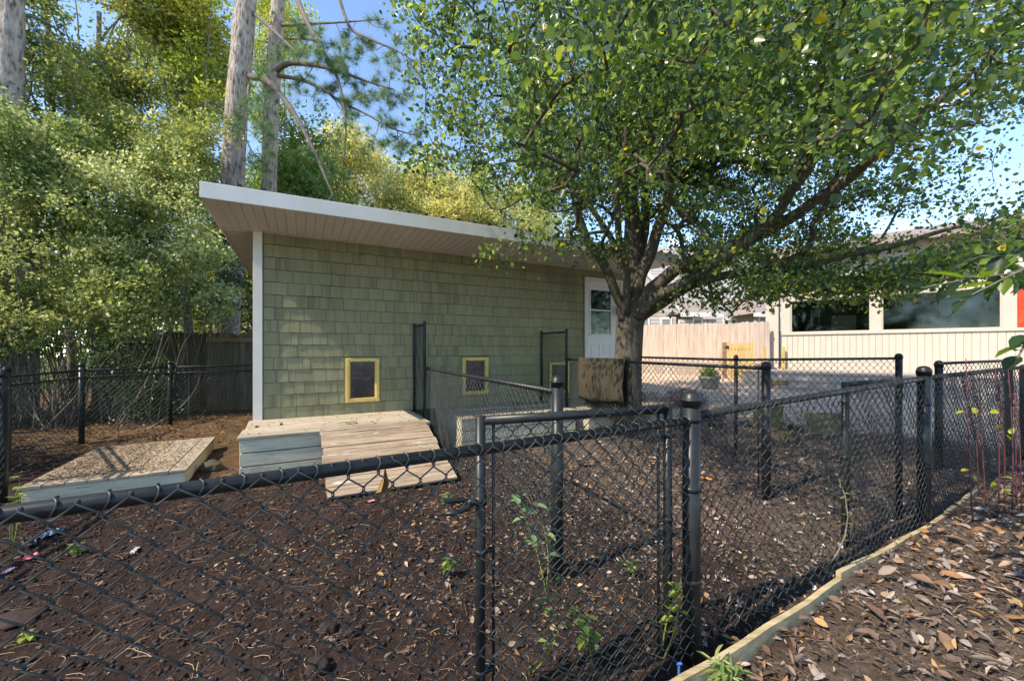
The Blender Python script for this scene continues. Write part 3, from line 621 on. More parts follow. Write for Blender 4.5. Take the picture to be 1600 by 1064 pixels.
# fence round the patio side
def run(name, label, pts, zt, zg, rails=(0,), capz=.12, mesh_top=0, mids=(), group=None, p=.081):
    o = thing(name, label, 'fence', (pts[0][0], pts[0][1], 0), 0, group)
    for i, (x, y) in enumerate(pts): post(o, x, y, zg[i], zt[i] + capz, .036 if i not in mids else .022)
    for i in range(len(pts) - 1):
        a, b_ = pts[i], pts[i + 1]
        for rr in rails: rail(o, [(a[0], a[1], zt[i] + rr), (b_[0], b_[1], zt[i + 1] + rr)], .017)
        mesh_fabric('wire_mesh', a, b_, zg[i] + .04, zg[i + 1] + .04, zt[i] + mesh_top + .015, zt[i + 1] + mesh_top + .015, o, p=p, r=.0030, off=.02)
    return o
run('chain_link_fence', 'thin-railed black fence in front of the patio, from behind the trunk to a domed post', [(2.15, 6.75), (2.80, 5.04), (4.94, 5.15)], [EZ - .13, EZ - .13, EZ - .114], [.22, .13, .15], mids=(0, 1), capz=.05, group=None, p=.09)
run('chain_link_fence', 'short black fence beyond the red canes, ending at the far corner post', [(4.87, 4.60), (6.22, 5.05)], [EZ - .16, EZ - .14], [.10, .12], capz=.02)
run('chain_link_fence', 'double-railed black fence below the bushes beside the low leaf-covered platform', [(-3.9, 1.6), (-4.87, 3.85), (-6.30, 5.03), (-6.62, 6.2), (-6.19, 7.3), (-4.9, 9.4)], [EZ - .33, EZ - .33, EZ - .337, EZ - .325, EZ - .325, EZ - .33], [0, 0, 0, .02, .12, .0], rails=(0, -.11), mesh_top=-.10)
# edging boards
def edging(label, pts, h=.13):
    for (A_, B_, lb) in pts:
        q = MB(); A_ = Vector(A_); B_ = Vector(B_); mid = A_.lerp(B_, .5) + Vector((0, 0, random.uniform(-.004, .008)))
        n = 8; vs = []; fs = []; d = (B_ - A_); d.z = 0; sn = Vector((d.y, -d.x, 0)).normalized() * .014
        for i in range(n + 1):
            p_ = A_.lerp(B_, i / n) + sn * (.9 * math.sin(i / n * 3.1)) ; zt_ = p_.z + .006 * math.sin(i * 1.9)
            for (s_, z_) in ((-1, zt_ - h), (1, zt_ - h), (1, zt_), (-1, zt_)): vs.append((p_.x + sn.x * s_, p_.y + sn.y * s_, z_))
        for i in range(n):
            for k in range(4): fs.append((i * 4 + k, i * 4 + (k + 1) % 4, i * 4 + 4 + (k + 1) % 4, i * 4 + 4 + k))
        fs += [(0, 3, 2, 1)[::-1], (n * 4, n * 4 + 1, n * 4 + 2, n * 4 + 3)[::-1]]
        q.add(vs, fs); o = q.obj('edging_board', M['kick']); tag(o, lb, 'board', 'edging boards under the front fence')
edging('', [((.55, 1.60, .085), (1.95, 2.40, .10), 'mossy edging board at the foot of the nearest domed post'), ((2.0, 2.47, .10), (3.60, 3.33, .11), 'bowed edging board below the second domed post'), ((3.62, 3.36, .11), (4.75, 4.08, .12), 'short edging board running towards the red canes')])

# ------------------------------------------------------------------ rug over the rail
rug = thing('rug', 'stiff dark brown rug folded over the divider fence rail by the trunk', 'rug', (1.36, 6.09, 0))
A_, B_ = Vector((1.126, 6.62, 0)), Vector((1.589, 5.56, 0)); dF = (B_ - A_).normalized(); nL = Vector((dF.y, -dF.x, 0))
if nL.dot(Vector((-1, -.4, 0))) < 0: nL = -nL
nu, prof = 18, []
for zz in np.linspace(-.60, -.02, 12): prof.append((.032 + .02 * math.sin((zz + .6) * 5), zz))
for th in range(0, 181, 30): prof.append((.034 * math.cos(R(th)), .034 * math.sin(R(th)) - .005))
for zz in np.linspace(-.04, -.74, 12): prof.append((-.036 - .02 * math.sin(-zz * 4), zz))
V = []; zr = EZ - .172
for i in range(nu + 1):
    for (o_, z_) in prof:
        tt = i / nu; wv = .012 * math.sin(tt * 9 + z_ * 3) + .01 * math.sin(tt * 21)
        zz = z_ - (.03 * math.sin(tt * 5) if z_ < -.5 else 0)
        V.append(A_.lerp(B_, tt) + dF * (.04 if (o_ < 0 and z_ < -.1) else 0) + nL * (o_ + wv * min(1, -z_ * 3 if z_ < 0 else 0)) + Vector((0, 0, zr + zz)) - rug.location)
k = len(prof); F = [(i * k + j, i * k + j + 1, (i + 1) * k + j + 1, (i + 1) * k + j) for i in range(nu) for j in range(k - 1)]
me = bpy.data.meshes.new('rug_cloth'); me.from_pydata([tuple(v) for v in V], [], F); me.materials.append(M['rug']); me.polygons.foreach_set('use_smooth', np.ones(len(F), dtype=bool))
ro_ = link(bpy.data.objects.new('cloth', me), rug); so_ = ro_.modifiers.new('thick', 'SOLIDIFY'); so_.thickness = .014
q = MB(); c_ = A_.lerp(B_, .38) + nL * .062 + Vector((0, 0, zr)) - rug.location
q.tube([c_ + Vector((0, 0, -.09)) + dF * .06, c_ + Vector((0, 0, -.10)), c_ + Vector((0, 0, -.16)) - dF * .03, c_ + Vector((0, 0, -.24)) - dF * .0, c_ + Vector((0, 0, -.31)) - dF * .02], [.004, .01, .014, .016, .004], 6); q.obj('crease', M['rug'], rug, True)

# ------------------------------------------------------------------ pale privacy fence, gate, house, neighbours
def picket_fence(name, label, A, B, zt0, zt1, zb, wd, mat, th=.018, railz=(), jitter=.01, skip=(), dog=True, group=None):
    o = thing(name, label, 'fence', (A[0], A[1], zb), math.atan2(B[1] - A[1], B[0] - A[0]), group); Lh = math.hypot(B[0] - A[0], B[1] - A[1]); n = int(Lh / wd)
    for i in range(n):
        if i in skip: continue
        zt = zt0 + (zt1 - zt0) * i / n + random.uniform(-jitter, jitter) - zb; x = i * wd; g_ = random.uniform(.003, .007); yy = random.uniform(-.004, .004)
        q = MB(); w2 = wd - g_
        if dog: pr = [(x, 0), (x + w2, 0), (x + w2, zt - .03), (x + w2 - .03, zt), (x + .03, zt), (x, zt - .03)]
        else: pr = [(x, 0), (x + w2, 0), (x + w2, zt), (x, zt + random.uniform(-.02, .02))]
        m = len(pr); q.add([(a, yy, z) for a, z in pr] + [(a, yy + th, z) for a, z in pr], [tuple(range(m)), tuple(range(m, 2 * m))[::-1]] + [((j + 1) % m, j, j + m, (j + 1) % m + m) for j in range(m)])
        po = q.obj('picket', mat, o); po.rotation_euler = (0, random.uniform(-.004, .004), 0)
    for z in railz:
        q = MB(); q.box(0, Lh, th + .006, th + .05, z - zb, z - zb + .09); q.obj('rail', mat, o)
    return o
picket_fence('privacy_fence', 'pale tan dog-eared privacy fence between the tree trunk and the house column', (3.0, 15.1), (8.42, 13.1), EZ + .88, EZ + .90, .50, .14, M['fencenew'], railz=(.8, 2.0))
of = picket_fence('privacy_fence', 'old dark mossy privacy fence between the bushes and the shed corner', (-9.6, 9.2), (-4.3, 10.3), EZ + .36, EZ + .42, -.02, .145, M['fenceold'], railz=(.4,), jitter=.03, dog=False)
q = MB(); q.box(2.4, 5.4, -.06, -.01, 1.66, 1.76); q.obj('top_rail', M['brownwood'], of)
# small picket gate of new lumber
pg = thing('picket_gate', 'small bright yellow lumber picket gate in front of the pale fence', 'gate', (6.98, 13.0, .52), R(-12))
for i in range(7):
    q = MB(); q.box(i * .107, i * .107 + .078, -.01, .012, .02, 1.14 + random.uniform(-.01, .01)); q.obj('picket', M['yellowwood'], pg, bevel=.002)
for z in (.25, .9): q = MB(); q.box(0, .73, .014, .05, z, z + .08); q.obj('rail', M['yellowwood'], pg)
q = MB(); q.box(-.16, -.05, 0, .09, 0, 1.16); q.obj('hinge_post', M['brownwood'], pg)
q = MB(); q.box(-.09, -.0, -.03, -.012, .96, 1.06); q.obj('latch', M['blackplastic'], pg)
for i, (x, y, lb) in enumerate([(8.02, 12.85, 'slim yellow wooden post just left of the pale house column'), (8.72, 12.98, 'slim yellow wooden post between the house column and the porch wall')]):
    q = MB(); q.box(x, x + .07, y, y + .07, .4, 1.55); o = q.obj('wooden_post', M['yellowwood']); tag(o, lb, 'post')

HRZ = math.atan2(-.672, .741)
house = thing('house', 'beige house porch with grooved wall boards and two long windows on the right', 'house', (8.98, 13.0, .4), HRZ)
hz = lambda z: EZ + z - .4
HZ0, HZS, HW0, HW1, HT = hz(-.65), hz(.46), hz(.535), hz(1.548), hz(2.75)
q = MB(); q.box(-.25, 8.5, .05, .14, HZ0 - .4, HZS); q.obj('wall', M['beigetrim'], house)
for i in range(60):
    x = -.23 + i * .142
    if x > 8.3: break
    q = MB() ; q.box(x, x + .134, .03, .049, HZ0, HZS - .005)
    if i == 0: bmh = q.mesh('board', M['beige'], bevel=.003)
    inst('board', bmh, house, (x + .23, 0, 0))
q = MB(); q.box(-.25, 8.5, -.01, .10, HZS, HW0 - .0); q.obj('sill', M['beigetrim'], house, bevel=.003)
for (a, b_) in ((-.25, .0), (1.93, 2.17), (4.38, 4.62)):
    q = MB(); q.box(a, b_, 0, .12, HW0, HW1); q.obj('window_post', M['beigetrim'], house, bevel=.003)
q = MB(); q.box(-.25, 8.5, -.005, .12, HW1, HW1 + .16); q.obj('header', M['beigetrim'], house)
nlap = 9
for i in range(nlap):
    z0 = HW1 + .162 + i * .15
    q = MB(); q.add([(-.25, .045, z0 + .148), (8.5, .045, z0 + .148), (8.5, .02, z0), (-.25, .02, z0), (-.25, .1, z0 + .148), (8.5, .1, z0 + .148), (8.5, .1, z0), (-.25, .1, z0)], WF + [(4, 5, 6, 7)]); q.obj('siding_board', M['beigetrim'], house)
zt_ = HW1 + .162 + nlap * .15
q = MB(); q.add([(-.8, -.5, zt_ - .14), (8.8, -.5, zt_ - .14), (8.8, 5, zt_ + 1.16), (-.8, 5, zt_ + 1.16), (-.8, -.5, zt_ + .02), (8.8, -.5, zt_ + .02), (8.8, 5, zt_ + 1.32), (-.8, 5, zt_ + 1.32)], [(0, 3, 2, 1), (4, 5, 6, 7), (0, 1, 5, 4), (1, 2, 6, 5), (2, 3, 7, 6), (3, 0, 4, 7)]); q.obj('roof', M['asphaltroof'], house)
for (a, b_, mul) in ((0, 1.93, (.16, .52, .72)), (2.17, 4.38, ())):
    q = MB(); q.box(a, b_, .03, .06, HW0, HW0 + .03); q.box(a, b_, .03, .06, HW1 - .03, HW1); q.box(a, a + .03, .03, .06, HW0 + .03, HW1 - .03); q.box(b_ - .03, b_, .03, .06, HW0 + .03, HW1 - .03)
    wf = q.obj('window', M['beigetrim'], house)
    q = MB(); q.box(a + .03, b_ - .03, .042, .048, HW0 + .03, HW1 - .03); q.obj('pane', M['glassdark'], wf)
    for m_ in mul: q = MB(); q.box(a + m_, a + m_ + .03, .07, .10, HW0, HW1); q.obj('mullion', M['purewhite'], wf)
q = MB(); q.box(4.63, 5.6, .06, .09, HW0, HW1); q.obj('curtain', M['redpaint'], house)
q = MB(); q.box(-.2, 8.4, 3.0, 3.05, HZ0, zt_); q.box(-.2, 8.4, .3, 3.0, HZ0 - .02, HZ0); q.box(-.22, -.17, 2.0, 3.0, HZ0, zt_); q.obj('room', M['interior'], house)
q = MB(); q.box(.9, 1.55, 2.0, 2.05, hz(.0), hz(1.15)); q.obj('screen_panel', M['lap'], house)
q = MB(); q.box(-.68, -.32, -.05, .25, HZ0, zt_ - .04); hc = q.obj('column', M['beigetrim'], house, bevel=.004)
q = MB(); q.box(-.52, -.44, -.12, -.052, hz(1.22), hz(1.36)); q.obj('porch_light', M['blackvinyl'], house)
# person-high blue hanging cloth seen inside the right window
q = MB(); q.box(3.35, 3.75, .5, .56, HW0 - .1, HW1 - .05); q.obj('hanging_cloth', plain('blue_cloth', (.04, .12, .15)), house)
deck = thing('porch_deck', 'raised mauve porch deck with two low steps in front of the beige house', 'deck', (8.98, 13.0, .4), HRZ)
for i in range(17):
    q = MB(); q.box(-.9, 8.4, -.145 * (i + 1) + .004 + .02, -.145 * i - .0 + .02, HZ0 - .03, HZ0 + random.uniform(-.002, .002)); q.obj('deck_plank', M['decktop'], deck)
q = MB(); q.box(-.88, 8.4, -2.42, -.2, HZ0 - .5, HZ0 - .032); q.obj('skirt', M['concrete'], deck)
for i, (o1, z) in enumerate(((2.75, -.16), (3.1, -.32))):
    for j in range(2):
        q = MB(); q.box(.3 - i * .25, 3.6, -o1 + .175 * j - .0, -o1 + .175 * j + .17, HZ0 + z - .04, HZ0 + z); q.obj('step_tread', M['decktop'], deck)
    q = MB(); q.box(.32 - i * .25, 3.58, -o1 + .03, -o1 + .33, HZ0 - .6, HZ0 + z - .042); q.obj('riser', M['concrete'], deck)
q = MB(); q.obox(P(1201, 597, 11.3), P(1248, 601, 10.9), .05, .08); o = q.obj('timber', M['brownwood'], None, bevel=.006); tag(o, 'brown squared timber lying on the patio before the porch deck', 'timber')

nb = thing('neighbour_house', 'pinkish lap-sided neighbouring house with brown hip roofs beyond the pale fence', 'house', (7.0, 22, .4))
def lapwall(parent, x0, x1, y, z0, z1, step=.18, d=.03):
    n = int((z1 - z0) / step)
    mesh_ = None
    for i in range(n):
        if mesh_ is None:
            q = MB(); q.add([(0, -.012, step - .003), (x1 - x0, -.012, step - .003), (x1 - x0, -d, 0), (0, -d, 0), (0, .05, step - .003), (x1 - x0, .05, step - .003), (x1 - x0, .05, 0), (0, .05, 0)], WF + [(4, 5, 6, 7)]); mesh_ = q.mesh('siding_board', M['lap'])
        inst('siding_board', mesh_, parent, (x0, y, z0 + i * step))
    q = MB(); q.box(x0, x1, y + .05, y + .2, z0, z0 + n * step); q.obj('wall', M['lap'], parent)
nz_ = lambda v, Y_=22: EZ + (546 - v) / 630 * Y_ - .4
nx_ = lambda u, Y_=22: (u - 800) / 630 * Y_ - 7
lapwall(nb, nx_(985), nx_(1290), 2.2, 0, 7.2)
lapwall(nb, nx_(985), nx_(1062), .5, 0, nz_(490))
lapwall(nb, nx_(1062), nx_(1119), 0, 0, nz_(494, 22))
lapwall(nb, nx_(1181), nx_(1215), 0, 0, nz_(494, 22))
q = MB(); xg0, xg1 = nx_(960, 22.5), nx_(1064, 22.5); zg0, zg1 = nz_(488, 22.5), nz_(425, 22.5)
q.add([(xg0, .5, zg0), (xg1, .5, zg0), ((xg0 + xg1) / 2 - .3, .5, zg1), (xg0, .62, zg0), (xg1, .62, zg0), ((xg0 + xg1) / 2 - .3, .62, zg1)], [(0, 1, 2), (5, 4, 3), (1, 4, 5, 2), (0, 2, 5, 3)]); q.obj('gable', M['lap'], nb)
q = MB(); q.obox((xg1 + .15, .42, zg0 - .12), ((xg0 + xg1) / 2 - .2, .42, zg1 + .05), .1, .09); q.obj('gable_trim', M['purewhite'], nb)
for (ua, ub, va, rw) in ((1060, 1124, 490, 466), (1172, 1240, 490, 462)):
    xa, xb = nx_(ua), nx_(ub); za, zb_ = nz_(va), nz_(rw, 23); q = MB()
    q.add([(xa, -.35, za), (xb, -.35, za), (xb, 2.1, za), (xa, 2.1, za), (xa + .9, 2.1, zb_ + .1), (xb - .9, 2.1, zb_ + .1)], [(0, 1, 5, 4), (1, 2, 5), (0, 4, 3), (0, 3, 2, 1)]); rf = q.obj('roof', M['asphaltroof'], nb)
    q = MB(); q.box(xa - .02, xb + .02, -.40, -.352, za - .20, za + .03); q.obj('fascia', M['purewhite'], rf)
def nwin(ua, ub, va, vb, y, Y_):
    xa, xb, za, zb_ = nx_(ua, Y_), nx_(ub, Y_), nz_(vb, Y_), nz_(va, Y_)
    q = MB(); q.box(xa - .1, xb + .1, y - .06, y - .031, zb_, zb_ + .12); q.box(xa - .1, xa, y - .06, y - .031, za, zb_); q.box(xb, xb + .1, y - .06, y - .031, za, zb_); wn = q.obj('window', M['purewhite'], nb)
    q = MB(); q.box(xa, xb, y - .045, y - .032, za, zb_); q.obj('pane', plain('pale_blind_glass', (.30, .34, .32), .15), wn)
nwin(1007, 1013, 499, 516, .5, 22.4); nwin(1035, 1048, 499, 516, .5, 22.4); nwin(1084, 1095, 500, 516, 0, 22); nwin(1133, 1149, 500, 516, 2.2, 24.1); nwin(1187, 1194, 497, 516, 0, 22)
lapwall(nb, nx_(1220), nx_(1300), 3, 0, 4)

# ------------------------------------------------------------------ patio things
pot = thing('planter_pot', 'round grey planter pot with grassy green plant on the patio', 'plant pot', (5.27, 10.75, gzf(5.27, 10.75)))
q = MB(); q.lathe([(.17, 0), (.20, .05), (.25, .26), (.28, .28), (.28, .34), (.25, .34), (.24, .30)], (0, 0, 0), 20); q.obj('pot', M['pot'], pot, True)
n = 90; C = np.zeros((n, 3)); C[:, :2] = rng.normal(size=(n, 2)) * .09; C[:, 2] = .30; D = rdir(n); D[:, 2] = abs(D[:, 2]) + 1.0
V, Fc, vc = leaves(C, D, rdir(n), .18 + .2 * rng.random(n), np.full(n, .022), T4, palette(n, [(.18, .26, .05), (.30, .36, .08)])); link(bpy.data.objects.new('leaves', np_mesh('leaves', V, Fc, M['leaf'], vc)), pot)['kind'] = 'stuff'
def lump(name, label, cat, loc, s, mat, seed=0, group=None):
    bm = bmesh.new(); bmesh.ops.create_icosphere(bm, subdivisions=3, radius=1)
    from mathutils import noise
    for v in bm.verts:
        d_ = noise.noise(v.co * 1.7 + Vector((seed, 0, 0))) * .45 + noise.noise(v.co * 4 + Vector((0, seed, 0))) * .18; v.co *= 1 + d_
        v.co.x *= s[0]; v.co.y *= s[1]; v.co.z *= s[2]
    me = bpy.data.meshes.new(name); bm.to_mesh(me); bm.free(); me.materials.append(mat); me.polygons.foreach_set('use_smooth', np.ones(len(me.polygons), dtype=bool))
    o = link(bpy.data.objects.new(name, me)); o.location = loc; return tag(o, label, cat, group)
# pale curved curb of blocks round the tree bed
curb = thing('tree_curb', 'pale curved stone curb beside the trunk and the purple shrub', 'curb', (2.6, 7.3, gzf(2.6, 7.3)))
for i in range(9):
    th = R(195 + i * 17); c_ = Vector((2.35 + 1.0 * math.cos(th) * .75, 7.75 + 1.0 * math.sin(th) * .75, 0)); th2 = th + math.pi / 2
    q = MB(); q.box(-.105, .105, -.06, .06, -.1, .19 + random.uniform(-.006, .006)); b_ = q.obj('curb_block', M['concrete'], curb, bevel=.012); b_.location = c_ - Vector((2.6, 7.3, 0)); b_.rotation_euler = (0, 0, th2)
# mossy boards and black lumps in the bed
for (u0, u1, v0, v1, Y_, lb, rx) in ((1266, 1328, 652, 684, 6.1, 'mossy olive board propped on edge in the leafy bed, left of the gate stile', -18), (1176, 1221, 634, 668, 6.5, 'mossy olive board propped on edge behind the slim fence post', 12)):
    w_ = (u1 - u0) / 630 * Y_; h_ = (v1 - v0) / 630 * Y_ * 1.1; c_ = P((u0 + u1) / 2, v1, Y_); z_ = gzf(c_.x, c_.y)
    bd = thing('propped_board', lb, 'board', (c_.x, c_.y, z_), R(-8), 'mossy boards propped in the bed')
    for j in range(3):
        q = MB(); q.box(-w_ / 2 + .01 * j, w_ / 2 - .012 * j, -.015, .015, j * h_ / 3 + .003, (j + 1) * h_ / 3 - .003); b_ = q.obj('plank', M['board_moss'], bd, bevel=.004); b_.rotation_euler = (R(rx), 0, 0)
    q = MB(); q.obox((w_ * .3, 0, 0), (w_ * .3, .22, .02), .02, .02); q.obox((w_ * .3, .2, .02), (w_ * .3, .05, h_ * .8), .018, .018); q.obj('prop', M['brownwood'], bd)
for i, (u, v, Y_, s) in enumerate([(1118, 668, 6.7, (.16, .09, .08)), (1165, 672, 6.6, (.2, .08, .06)), (1232, 672, 6.4, (.17, .1, .07)), (1112, 645, 7.3, (.25, .1, .06))]):
    c_ = P(u, v, Y_); lump('plastic_lump', 'crumpled black plastic ' + ['below the first far fence post', 'between the far posts under the rail', 'between the two mossy boards', 'lying flat at the patio edge'][i], 'plastic', (c_.x, c_.y, gzf(c_.x, c_.y) + s[2] * .6), s, M['blackplastic'], i, 'crumpled black plastic in the bed')

# ------------------------------------------------------------------ plants near: shrub, weeds, canes
def sprig(o, base, top, nl, leaf, cols, rad=.004, mat='leaf', stemmat=None, bend=.15, wd=.6, spread=.9):
    b_ = Vector(base); pts = limb_pts(base, top, -.02, bend, 6)
    q = MB(); q.tube([p - o.location for p in pts], [rad * (1 - .1 * i) for i in range(7)], 5); q.obj('stem', stemmat or M['stemgreen'], o, True)
    for i in range(nl):
        t = .2 + .8 * (i + 1) / nl; k_ = min(5, int(t * 6)); p = pts[k_].lerp(pts[min(6, k_ + 1)], t * 6 - k_) - o.location
        th = i * 2.4 + random.random(); d = np.array([[math.cos(th) * spread, math.sin(th) * spread, random.uniform(-.25, .35)]]); nn = np.array([[random.uniform(-.3, .3), random.uniform(-.3, .3), 1.]])
        Ln = np.array([leaf * random.uniform(.6, 1.15)]); V, Fc, vc = leaves(np.array([p[:]]), d, nn, Ln, Ln * wd, T8, palette(1, cols)); link(bpy.data.objects.new('leaf', np_mesh('leaf', V, Fc, M[mat], vc, True)), o)
T8 = (np.array([(0, 0, 0), (-.30, .15, .05), (-.48, .38, .07), (-.38, .68, .04), (0, 1, -.12), (.38, .68, .04), (.48, .38, .07), (.30, .15, .05), (0, .4, -.02)]), np.array([(0, 8, 2, 1), (8, 4, 3, 2), (0, 7, 6, 8), (8, 6, 5, 4)]))
M['stemgreen'] = nmat('green_stem', [(.3, (.14, .18, .04)), (.7, (.24, .28, .08))], 9, rough=.6, bump=0)
YG = [(.22, .30, .05), (.34, .40, .08), (.16, .24, .05)]
GG = [(.10, .19, .05), (.15, .26, .07), (.22, .33, .10)]
def weed(name, lb, u, v, Y_, stems, leaf, cols, h, group='weeds growing along the front fence', wd=.6):
    c_ = P(u, v, Y_); z = gzf(c_.x, c_.y); o = thing(name, lb, 'weed', (c_.x, c_.y, z), 0, group)
    for i in range(stems):
        sprig(o, (c_.x + random.uniform(-.03, .03), c_.y + random.uniform(-.03, .03), z), (c_.x + random.uniform(-.5, .5) * h * .6, c_.y + random.uniform(-.3, .3) * h * .6, z + h * random.uniform(.7, 1.05)), random.randint(5, 9), leaf, cols, wd=wd)
    return o
weed('weed', 'tall yellow-green weed leaning against the nearest gate stile', 1030, 1010, 1.92, 2, .085, YG, .40)
weed('weed', 'broad-leaved green weed at the bottom edge, left of the leaning yellow weed', 925, 1060, 1.85, 2, .085, GG + YG, .30)
weed('weed', 'loose green weed with small leaves right of the gate latch stile', 830, 1050, 1.85, 2, .055, GG, .42)
weed('weed', 'pale green broad leaves high beside the slim middle post', 852, 860, 2.45, 2, .12, [(.20, .34, .16), (.16, .30, .14)], .66, wd=.42)
weed('weed', 'low creeping weed with pale leaves in the middle of the gate opening', 985, 890, 2.6, 3, .05, GG, .10)
weed('weed', 'low green weed by the foot of the plank ramp', 700, 800, 3.7, 4, .05, GG, .14)
weed('weed', 'small sprig left of the gate latch in the dark soil', 700, 880, 2.6, 3, .05, GG, .16)
weed('weed', 'grassy tuft in front of the edging board', 1135, 1050, 1.72, 7, .09, [(.35, .40, .16), (.2, .3, .1)], .16, wd=.16)
weed('weed', 'bright green sprig at the left edge by the corner post', 22, 720, 3.0, 3, .06, YG, .5)
weed('weed', 'low yellow-green weed by the soil near the lower left edge', 40, 985, 2.0, 2, .05, YG, .06)
weed('weed', 'small green sprig by the low platform front edge', 120, 850, 2.9, 3, .05, GG, .10)
weed('weed', 'low weeds below the mossy boards in the bed', 1330, 720, 5.2, 6, .06, YG, .22)
weed('weed', 'yellow-green weeds between the two mossy boards', 1230, 705, 5.6, 6, .06, YG, .22)
vine = thing('climbing_vine', 'thin leafy vine standing against the front fence left of the second gate', 'vine', (1.92, 2.50, gzf(1.92, 2.5)))
sprig(vine, (1.93, 2.50, .09), (1.98, 2.56, .80), 26, .032, [(.18, .20, .06), (.28, .30, .06), (.20, .12, .06)], .006, stemmat=M['stem'], spread=.6)
for i in range(5): sprig(vine, (1.94 + random.uniform(-.02, .02), 2.51, .15 + .12 * i), (1.95 + random.uniform(-.12, .12), 2.53, .3 + .13 * i), 4, .03, YG, .003, stemmat=M['stem'])
# red canes
canes = thing('cane_shrub', 'clump of thin upright red canes with few yellow leaves at the right edge', 'shrub', (4.25, 3.55, gzf(4.25, 3.55)))
for i, (u, v0, v1, Y_) in enumerate([(1516, 560, 835, 3.2), (1537, 580, 790, 3.55), (1556, 572, 770, 3.6), (1563, 600, 775, 3.5), (1577, 565, 800, 3.3), (1584, 590, 770, 3.6), (1592, 575, 800, 3.4), (1525, 600, 780, 3.7)]):
    a_ = P(u + 4, v1, Y_); a_.z = gzf(a_.x, a_.y) - .02; b_ = P(u - random.uniform(0, 12), v0, Y_)
    q = MB(); q.tube([p - canes.location for p in limb_pts(a_, b_, 0, .02, 7)], [.0056 - .0004 * k for k in range(8)], 6); q.obj('cane', M['redcane'], canes, True)
for i in range(16):
    p = P(random.uniform(1500, 1590), random.choice([640, 670, 675, 740, 750, 760, 800]) + random.uniform(-8, 8), 3.4) - canes.location
    V, Fc, vc = leaves(np.array([p[:]]), rdir(1), rdir(1) + [0, 0, 1], np.array([.06]), np.array([.045]), T8, palette(1, [(.40, .42, .04), (.30, .38, .06)])); link(bpy.data.objects.new('leaf', np_mesh('leaf', V, Fc, M['leaf'], vc)), canes)
# large-leaved branch reaching in from the right
lb_ = thing('broadleaf_shrub', 'dark large-leaved branches reaching in at the right edge beside the porch window', 'shrub', (3.25, 1.9, gzf(3.25, 1.9)))
q = MB(); o0 = Vector(lb_.location); q.tube([Vector((0, 0, -.05)), Vector((.02, -.02, .8)), Vector((-.02, 0, 1.5)), Vector((-.1, -.02, 2.1))], [.025, .02, .016, .01], 8); q.obj('trunk', M['stem'], lb_, True)
for (pts) in ([(3.2, 1.9, 1.45), P(1600, 425, 1.95), P(1520, 435, 1.9), P(1440, 450, 1.85)], [(3.2, 1.9, 1.3), P(1600, 420, 1.75), P(1560, 440, 1.7), P(1500, 470, 1.65)], [(3.2, 1.9, 1.2), P(1610, 520, 1.9), P(1590, 560, 1.85)], [(3.25, 1.9, 1.6), P(1625, 380, 2.2), P(1590, 400, 2.1), P(1530, 400, 2.05)]):
    pts = [Vector(p) for p in pts]; q = MB(); q.tube([p - o0 for p in pts], [.008, .006, .004, .002][:len(pts)], 5); q.obj('branch', M['stem'], lb_, True)
    for i in range(len(pts) - 1):
        for k_ in range(5):
            if i == 0 and k_ < 3: continue
            p = pts[i].lerp(pts[i + 1], (k_ + .5) / 5) - o0
            d = np.array([[random.uniform(-1, .3), random.uniform(-.5, .5), random.uniform(-.75, .3)]]); Ln = np.array([random.uniform(.09, .14)])
            V, Fc, vc = leaves(np.array([p[:]]), d, np.array([[random.uniform(-.5, .5), random.uniform(-.5, .5), 1.]]), Ln, Ln * .55, T8, palette(1, [(.035, .07, .035), (.04, .09, .03), (.12, .20, .03)])); link(bpy.data.objects.new('leaf', np_mesh('leaf', V, Fc, M['pearleaf'], vc, True)), lb_)
# purple shrub by the trunk
def bush(name, label, cat, loc, rx, ry, rz, n, leaf, cols, group=None, stems=8, wd=.5):
    o = thing(name, label, cat, loc, 0, group); q = MB()
    for i in range(stems):
        e = Vector((random.uniform(-1, 1) * rx, random.uniform(-1, 1) * ry, rz * random.uniform(.8, 1.6))); q.tube(limb_pts((random.uniform(-.1, .1) * rx, random.uniform(-.1, .1) * ry, -.03), e, -.05, .08, 4), [.012, .010, .008, .005, .003], 5)
    q.obj('stems', M['stem'], o, True)
    C = rdir(n) * (rng.random((n, 1)) ** .4) * np.array([rx, ry, rz]); C[:, 2] += rz * .9
    D = unit(C - [0, 0, rz * .3]) + rdir(n) * .8; Ln = leaf * (.6 + .8 * rng.random(n))
    V, Fc, vc = leaves(C, D, rdir(n) + [0, 0, .6], Ln, Ln * wd, T4, palette(n, cols, .3)); link(bpy.data.objects.new('crown', np_mesh('crown', V, Fc, M['leaf'], vc)), o)['kind'] = 'stuff'
    return o
bush('low_shrub', 'low purple-leaved shrub behind the curved curb', 'shrub', (3.25, 7.6, gzf(3.2, 7.6)), .42, .35, .26, 2600, .035, [(.13, .075, .12), (.19, .12, .17), (.09, .05, .085)])
bush('low_shrub', 'grey-green twiggy shrub between the trunk and the purple shrub', 'shrub', (2.65, 7.75, gzf(2.6, 7.7)), .32, .3, .22, 1500, .035, [(.13, .16, .15), (.20, .22, .20), (.08, .10, .07)])

